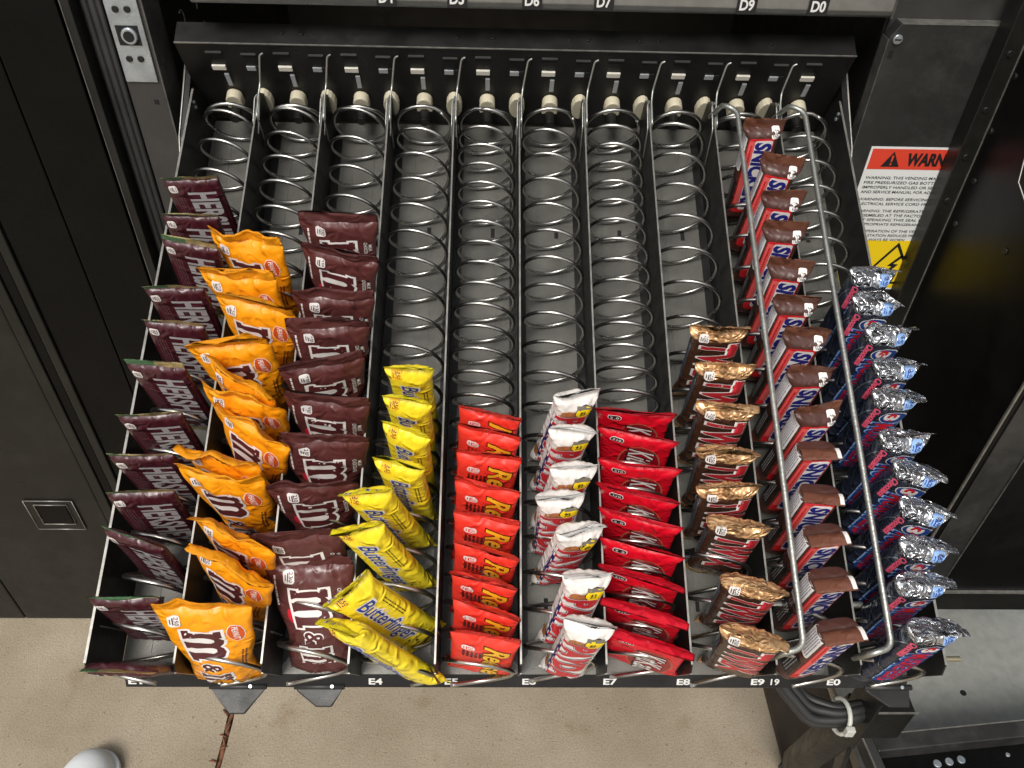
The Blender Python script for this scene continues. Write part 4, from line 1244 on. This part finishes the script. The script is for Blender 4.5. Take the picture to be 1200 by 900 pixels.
for z in (0.93, 0.985, 1.04, 1.10):
    kid(disc('screw', (0.5190, 0.455 + 0.01 * (z > 1), z), 0.0036, 0.003, 'x', 'black_metal', None, 14, 0.0008), sc_)
    kid(disc('screw', (0.509, 0.4735, z + 0.02), 0.0036, 0.003, 'y', 'black_metal', None, 14, 0.0008), sc_)
kid(tube('stamped_mark', [(0.5196, y, z) for y, z in ((0.402, 1.070), (0.385, 1.020), (0.325, 0.995))], 0.0009, 'worn_edge', None, 6), sc_)
kid(tube('stamped_mark', [(0.5196, 0.33 + 0.011 * math.cos(a), 1.045 + 0.011 * math.sin(a)) for a in np.linspace(0, 2 * math.pi, 18)], 0.0009, 'worn_edge', None, 6), sc_)
kid(disc('rivet', (0.5195, 0.355, 0.955), 0.004, 0.002, 'x', 'black_metal', None, 14, 0.0008), sc_)
# grey ledge under it
lg = vx(box('lower_ledge', (0.605, -0.42, 0.03), (1.25, 0.4985, 0.17), 'ledge_grey', None, 0.003))
kid(disc('drain_hole', (0.752, 0.263, 0.1703), 0.0050, 0.0006, 'z', 'hole_black', None, 18), lg)
vx(box('ledge_base', (0.64, -0.38, 0.0), (1.2, 0.49, 0.0295), 'hole_black'))

# ------------------------------------------------------------------ things at the lower right
mt = prism('floor_mat', [(0.480, -0.5), (0.602, -0.5), (0.602, 0.498), (0.484, 0.498)], 'z', 0.0, 0.010, 'brown_mat', None, 0.003)
tag(mt, 'dark brown flat mat on the pavement beside the machine', 'mat')

pan = empty('drop_pan', (0.49, 0.12, 0.17))
tag(pan, 'black metal pan with a grey rim beside the grey ledge', 'metal pan')
PANM = Matrix.Translation((0.488, 0.122, 0.0)) @ Matrix.Rotation(R(5.5), 4, 'Z')
def pn(o, par=None):
    bpy.context.view_layer.update()
    o.matrix_world = PANM
    bpy.context.view_layer.update()
    q = par or pan
    o.parent = q; o.matrix_parent_inverse = q.matrix_world.inverted()
    return o
pn(box('pan_floor', (0.004, -0.45, 0.292), (0.70, -0.004, 0.296), 'gloss_black'))
pn(box('rim', (0.0135, -0.022, 0.296), (0.70, 0.0, 0.322), 'panel_charcoal', None, 0.0015))
pn(box('rim', (0.0, -0.45, 0.292), (0.0130, 0.0, 0.322), 'cabinet_grey', None, 0.0015))
pn(box('rim_edge', (-0.0012, -0.45, 0.3195), (0.0002, 0.0, 0.3225), 'worn_edge'))
pn(box('rim_edge', (0.0135, -0.0005, 0.3215), (0.70, 0.0010, 0.3228), 'worn_edge'))
pn(box('pedestal', (0.25, -0.35, 0.171), (0.60, -0.05, 0.2915), 'black_metal'))
for x, y in ((0.100, -0.036), (0.118, -0.035), (0.136, -0.034)):
    pn(disc('screw', (x, y, 0.297), 0.0055, 0.003, 'z', 'zinc_plate', None, 16, 0.001))
for x, y in ((0.145, -0.050), (0.075, -0.052), (0.205, -0.022 - 0.012)):
    pn(disc('rivet', (x, y, 0.297), 0.003, 0.002, 'z', 'zinc_plate', None, 12, 0.0006))

sl_ = empty('tray_support', (0.44, 0.10, 0.010))
tag(sl_, 'black square support strut with a bracket block under the tray corner', 'support')
def sx_(o):
    bpy.context.view_layer.update()
    o.parent = sl_; o.matrix_parent_inverse = sl_.matrix_world.inverted(); return o
def strut(name, a, b, w, m):
    a, b = Vector(a), Vector(b); d = b - a
    bm = bmesh.new(); add_box(bm, (-w / 2, -w / 2, 0), (w / 2, w / 2, d.length), 0.002)
    bmesh.ops.transform(bm, matrix=Matrix.Translation(a) @ d.to_track_quat('Z', 'Y').to_matrix().to_4x4(), verts=bm.verts[:])
    return sx_(link(name, bm_mesh(bm, name), m))
strut('strut', (0.372, 0.030, 0.585), (0.400, 0.104, 0.27), 0.030, 'black_metal')
strut('strut', (0.400, 0.104, 0.27), (0.497, 0.20, 0.012), 0.030, 'black_metal')
strut('strut', (0.368, 0.030, 0.565), (0.545, 0.16, 0.012), 0.014, 'satin_black')
bb = sx_(box('bracket_block', (0.362, 0.004, 0.575), (0.404, 0.034, 0.632), 'satin_black', None, 0.002))
sx_(box('bracket_plate', (0.3585, 0.0, 0.560), (0.3612, 0.040, 0.655), 'black_metal', None, 0.0006))
sx_(box('bracket_rim', (0.3612, 0.0030, 0.6322), (0.405, 0.0042, 0.6345), 'worn_edge'))
sx_(disc('screw', (0.382, 0.018, 0.6325), 0.004, 0.002, 'z', 'zinc_plate', None, 14, 0.0006))

cb = empty('cable_bundle', (0.31, 0.03, 0.60))
tag(cb, 'bundle of dark cables with a white zip tie under the tray corner', 'cable')
def cx(o):
    bpy.context.view_layer.update()
    o.parent = cb; o.matrix_parent_inverse = cb.matrix_world.inverted(); return o
rnd = random.Random(9)
for i in range(7):
    a = 6.28 * i / 7; oy, oz = 0.009 * math.cos(a), 0.009 * math.sin(a)
    P = [(0.255, 0.06 + oy, 0.668 + oz * .5), (0.275, 0.045 + oy * 1.6, 0.630 + oz), (0.305, 0.022 + oy * 1.6, 0.604 + oz), (0.335, 0.014 + oy * 0.8, 0.606 + oz * 0.8), (0.372, 0.02 + oy * 0.7, 0.612 + oz * 0.6)]
    cx(tube('cable', fillet(P, 0.010, 6), 0.0050, 'cable_black', None, 8))
cx(tube('zip_tie', [(0.337 + 0.004 * math.sin(a), 0.014 + 0.0175 * math.cos(a), 0.606 + 0.0165 * math.sin(a)) for a in np.linspace(0, 2 * math.pi, 20)], 0.0024, 'nylon_white', None, 8))
cx(box('zip_tie_head', (0.334, -0.0085, 0.606), (0.343, -0.0025, 0.618), 'nylon_white', None, 0.001))

# ------------------------------------------------------------------ neighbouring machine
nb = empty('vending_machine', (-1.0, 0.5, 0))
tag(nb, 'closed neighbouring vending machine with black front and coin return', 'vending machine')
def nx(o, par=None):
    bpy.context.view_layer.update()
    q = par or nb
    o.parent = q; o.matrix_parent_inverse = q.matrix_world.inverted(); return o
nx(box('cabinet', (-1.50, 0.506, 0.0), (-0.474, 1.25, 1.83), 'black_metal', None, 0.003))
nx(box('door_panel', (-0.552, 0.498, 0.004), (-0.475, 0.506, 1.825), 'gloss_black', None, 0.0015))
nx(box('door_panel', (-0.632, 0.498, 0.004), (-0.5535, 0.506, 1.825), 'gloss_black', None, 0.0015))
nx(box('trim_strip', (-0.646, 0.494, 0.004), (-0.633, 0.506, 1.825), 'satin_black', None, 0.002))
nx(box('trim_strip', (-0.662, 0.497, 0.004), (-0.6475, 0.506, 1.825), 'gloss_black', None, 0.002))
nx(box('trim_strip', (-0.680, 0.4955, 0.004), (-0.6635, 0.506, 1.825), 'satin_black', None, 0.002))
lp = nx(box('lower_panel', (-0.930, 0.4975, 0.004), (-0.6815, 0.506, 0.90), 'satin_black', None, 0.003))
nx(box('lower_panel', (-1.49, 0.4975, 0.004), (-0.932, 0.506, 0.90), 'satin_black', None, 0.003))
nx(box('display_window', (-1.49, 0.4985, 0.905), (-0.6815, 0.506, 1.825), 'gloss_black', None, 0.003))
CX0, CX1, CZ0, CZ1 = -0.802, -0.722, 0.288, 0.362
cr = nx(box('coin_return', (CX0, 0.4955, CZ0), (CX1, 0.4975, CZ1), 'satin_black', None, 0.0008))
for (a, b) in (((CX0, CZ0), (CX1, CZ0)), ((CX1, CZ0), (CX1, CZ1)), ((CX1, CZ1), (CX0, CZ1)), ((CX0, CZ1), (CX0, CZ0))):
    nx(tube('rim', [(a[0], 0.495, a[1]), ((a[0] + b[0]) / 2, 0.495, (a[1] + b[1]) / 2), (b[0], 0.495, b[1])], 0.0009, 'worn_edge', None, 6), cr)
nx(box('flap', (CX0 + 0.018, 0.4938, CZ0 + 0.018), (CX1 - 0.014, 0.4954, CZ1 - 0.012), 'gloss_black', None, 0.0006), cr)
a0, a1, b0, b1 = CX0 + 0.015, CX1 - 0.011, CZ0 + 0.015, CZ1 - 0.009
nx(tube('rim', [(a0, 0.494, b0), (a1, 0.494, b0), (a1, 0.494, b1), (a0, 0.494, b1), (a0, 0.494, b0)], 0.0012, 'worn_edge', None, 6), cr)

# ------------------------------------------------------------------ white shoe at the bottom edge
def shoe():
    root = empty('shoe', (-0.690, 0.10, 0.0))
    tag(root, 'white rounded shoe toe on the pavement', 'shoe')
    bm = bmesh.new(); rows = []
    for i in range(15):
        t = (i / 14) ** 2; y = 0.238 - 0.29 * t
        e = math.sqrt(max(0.0, 1 - (1 - min(1.0, t / 0.2)) ** 2))
        w = max(0.002, 0.043 * e - 0.010 * max(0, t - 0.2))
        h = 0.004 + 0.044 * e + 0.05 * max(0, t - 0.2)
        rows.append([bm.verts.new((-0.690 + w * math.cos(a), y, 0.014 + h * max(0, math.sin(a)) ** 0.8)) for a in np.linspace(0, math.pi, 13)])
    for i in range(14):
        for j in range(12):
            bm.faces.new([rows[i][j], rows[i][j + 1], rows[i + 1][j + 1], rows[i + 1][j]])
    bm.faces.new(rows[0]); bm.faces.new(rows[-1][::-1])
    o = link('upper', bm_mesh(bm, 'upper', True), 'shoe_white')
    bpy.context.view_layer.update()
    o.parent = root; o.matrix_parent_inverse = root.matrix_world.inverted()
    pts = []
    for i in range(13):
        a = math.pi * i / 12; pts.append((-0.690 + 0.045 * math.cos(a), 0.198 + 0.044 * math.sin(a)))
    pts += [(-0.733, -0.055), (-0.647, -0.055)]
    s_ = prism('sole', pts, 'z', 0.0005, 0.016, 'shoe_white', None, 0.003)
    bpy.context.view_layer.update()
    s_.parent = root; s_.matrix_parent_inverse = root.matrix_world.inverted()
shoe()
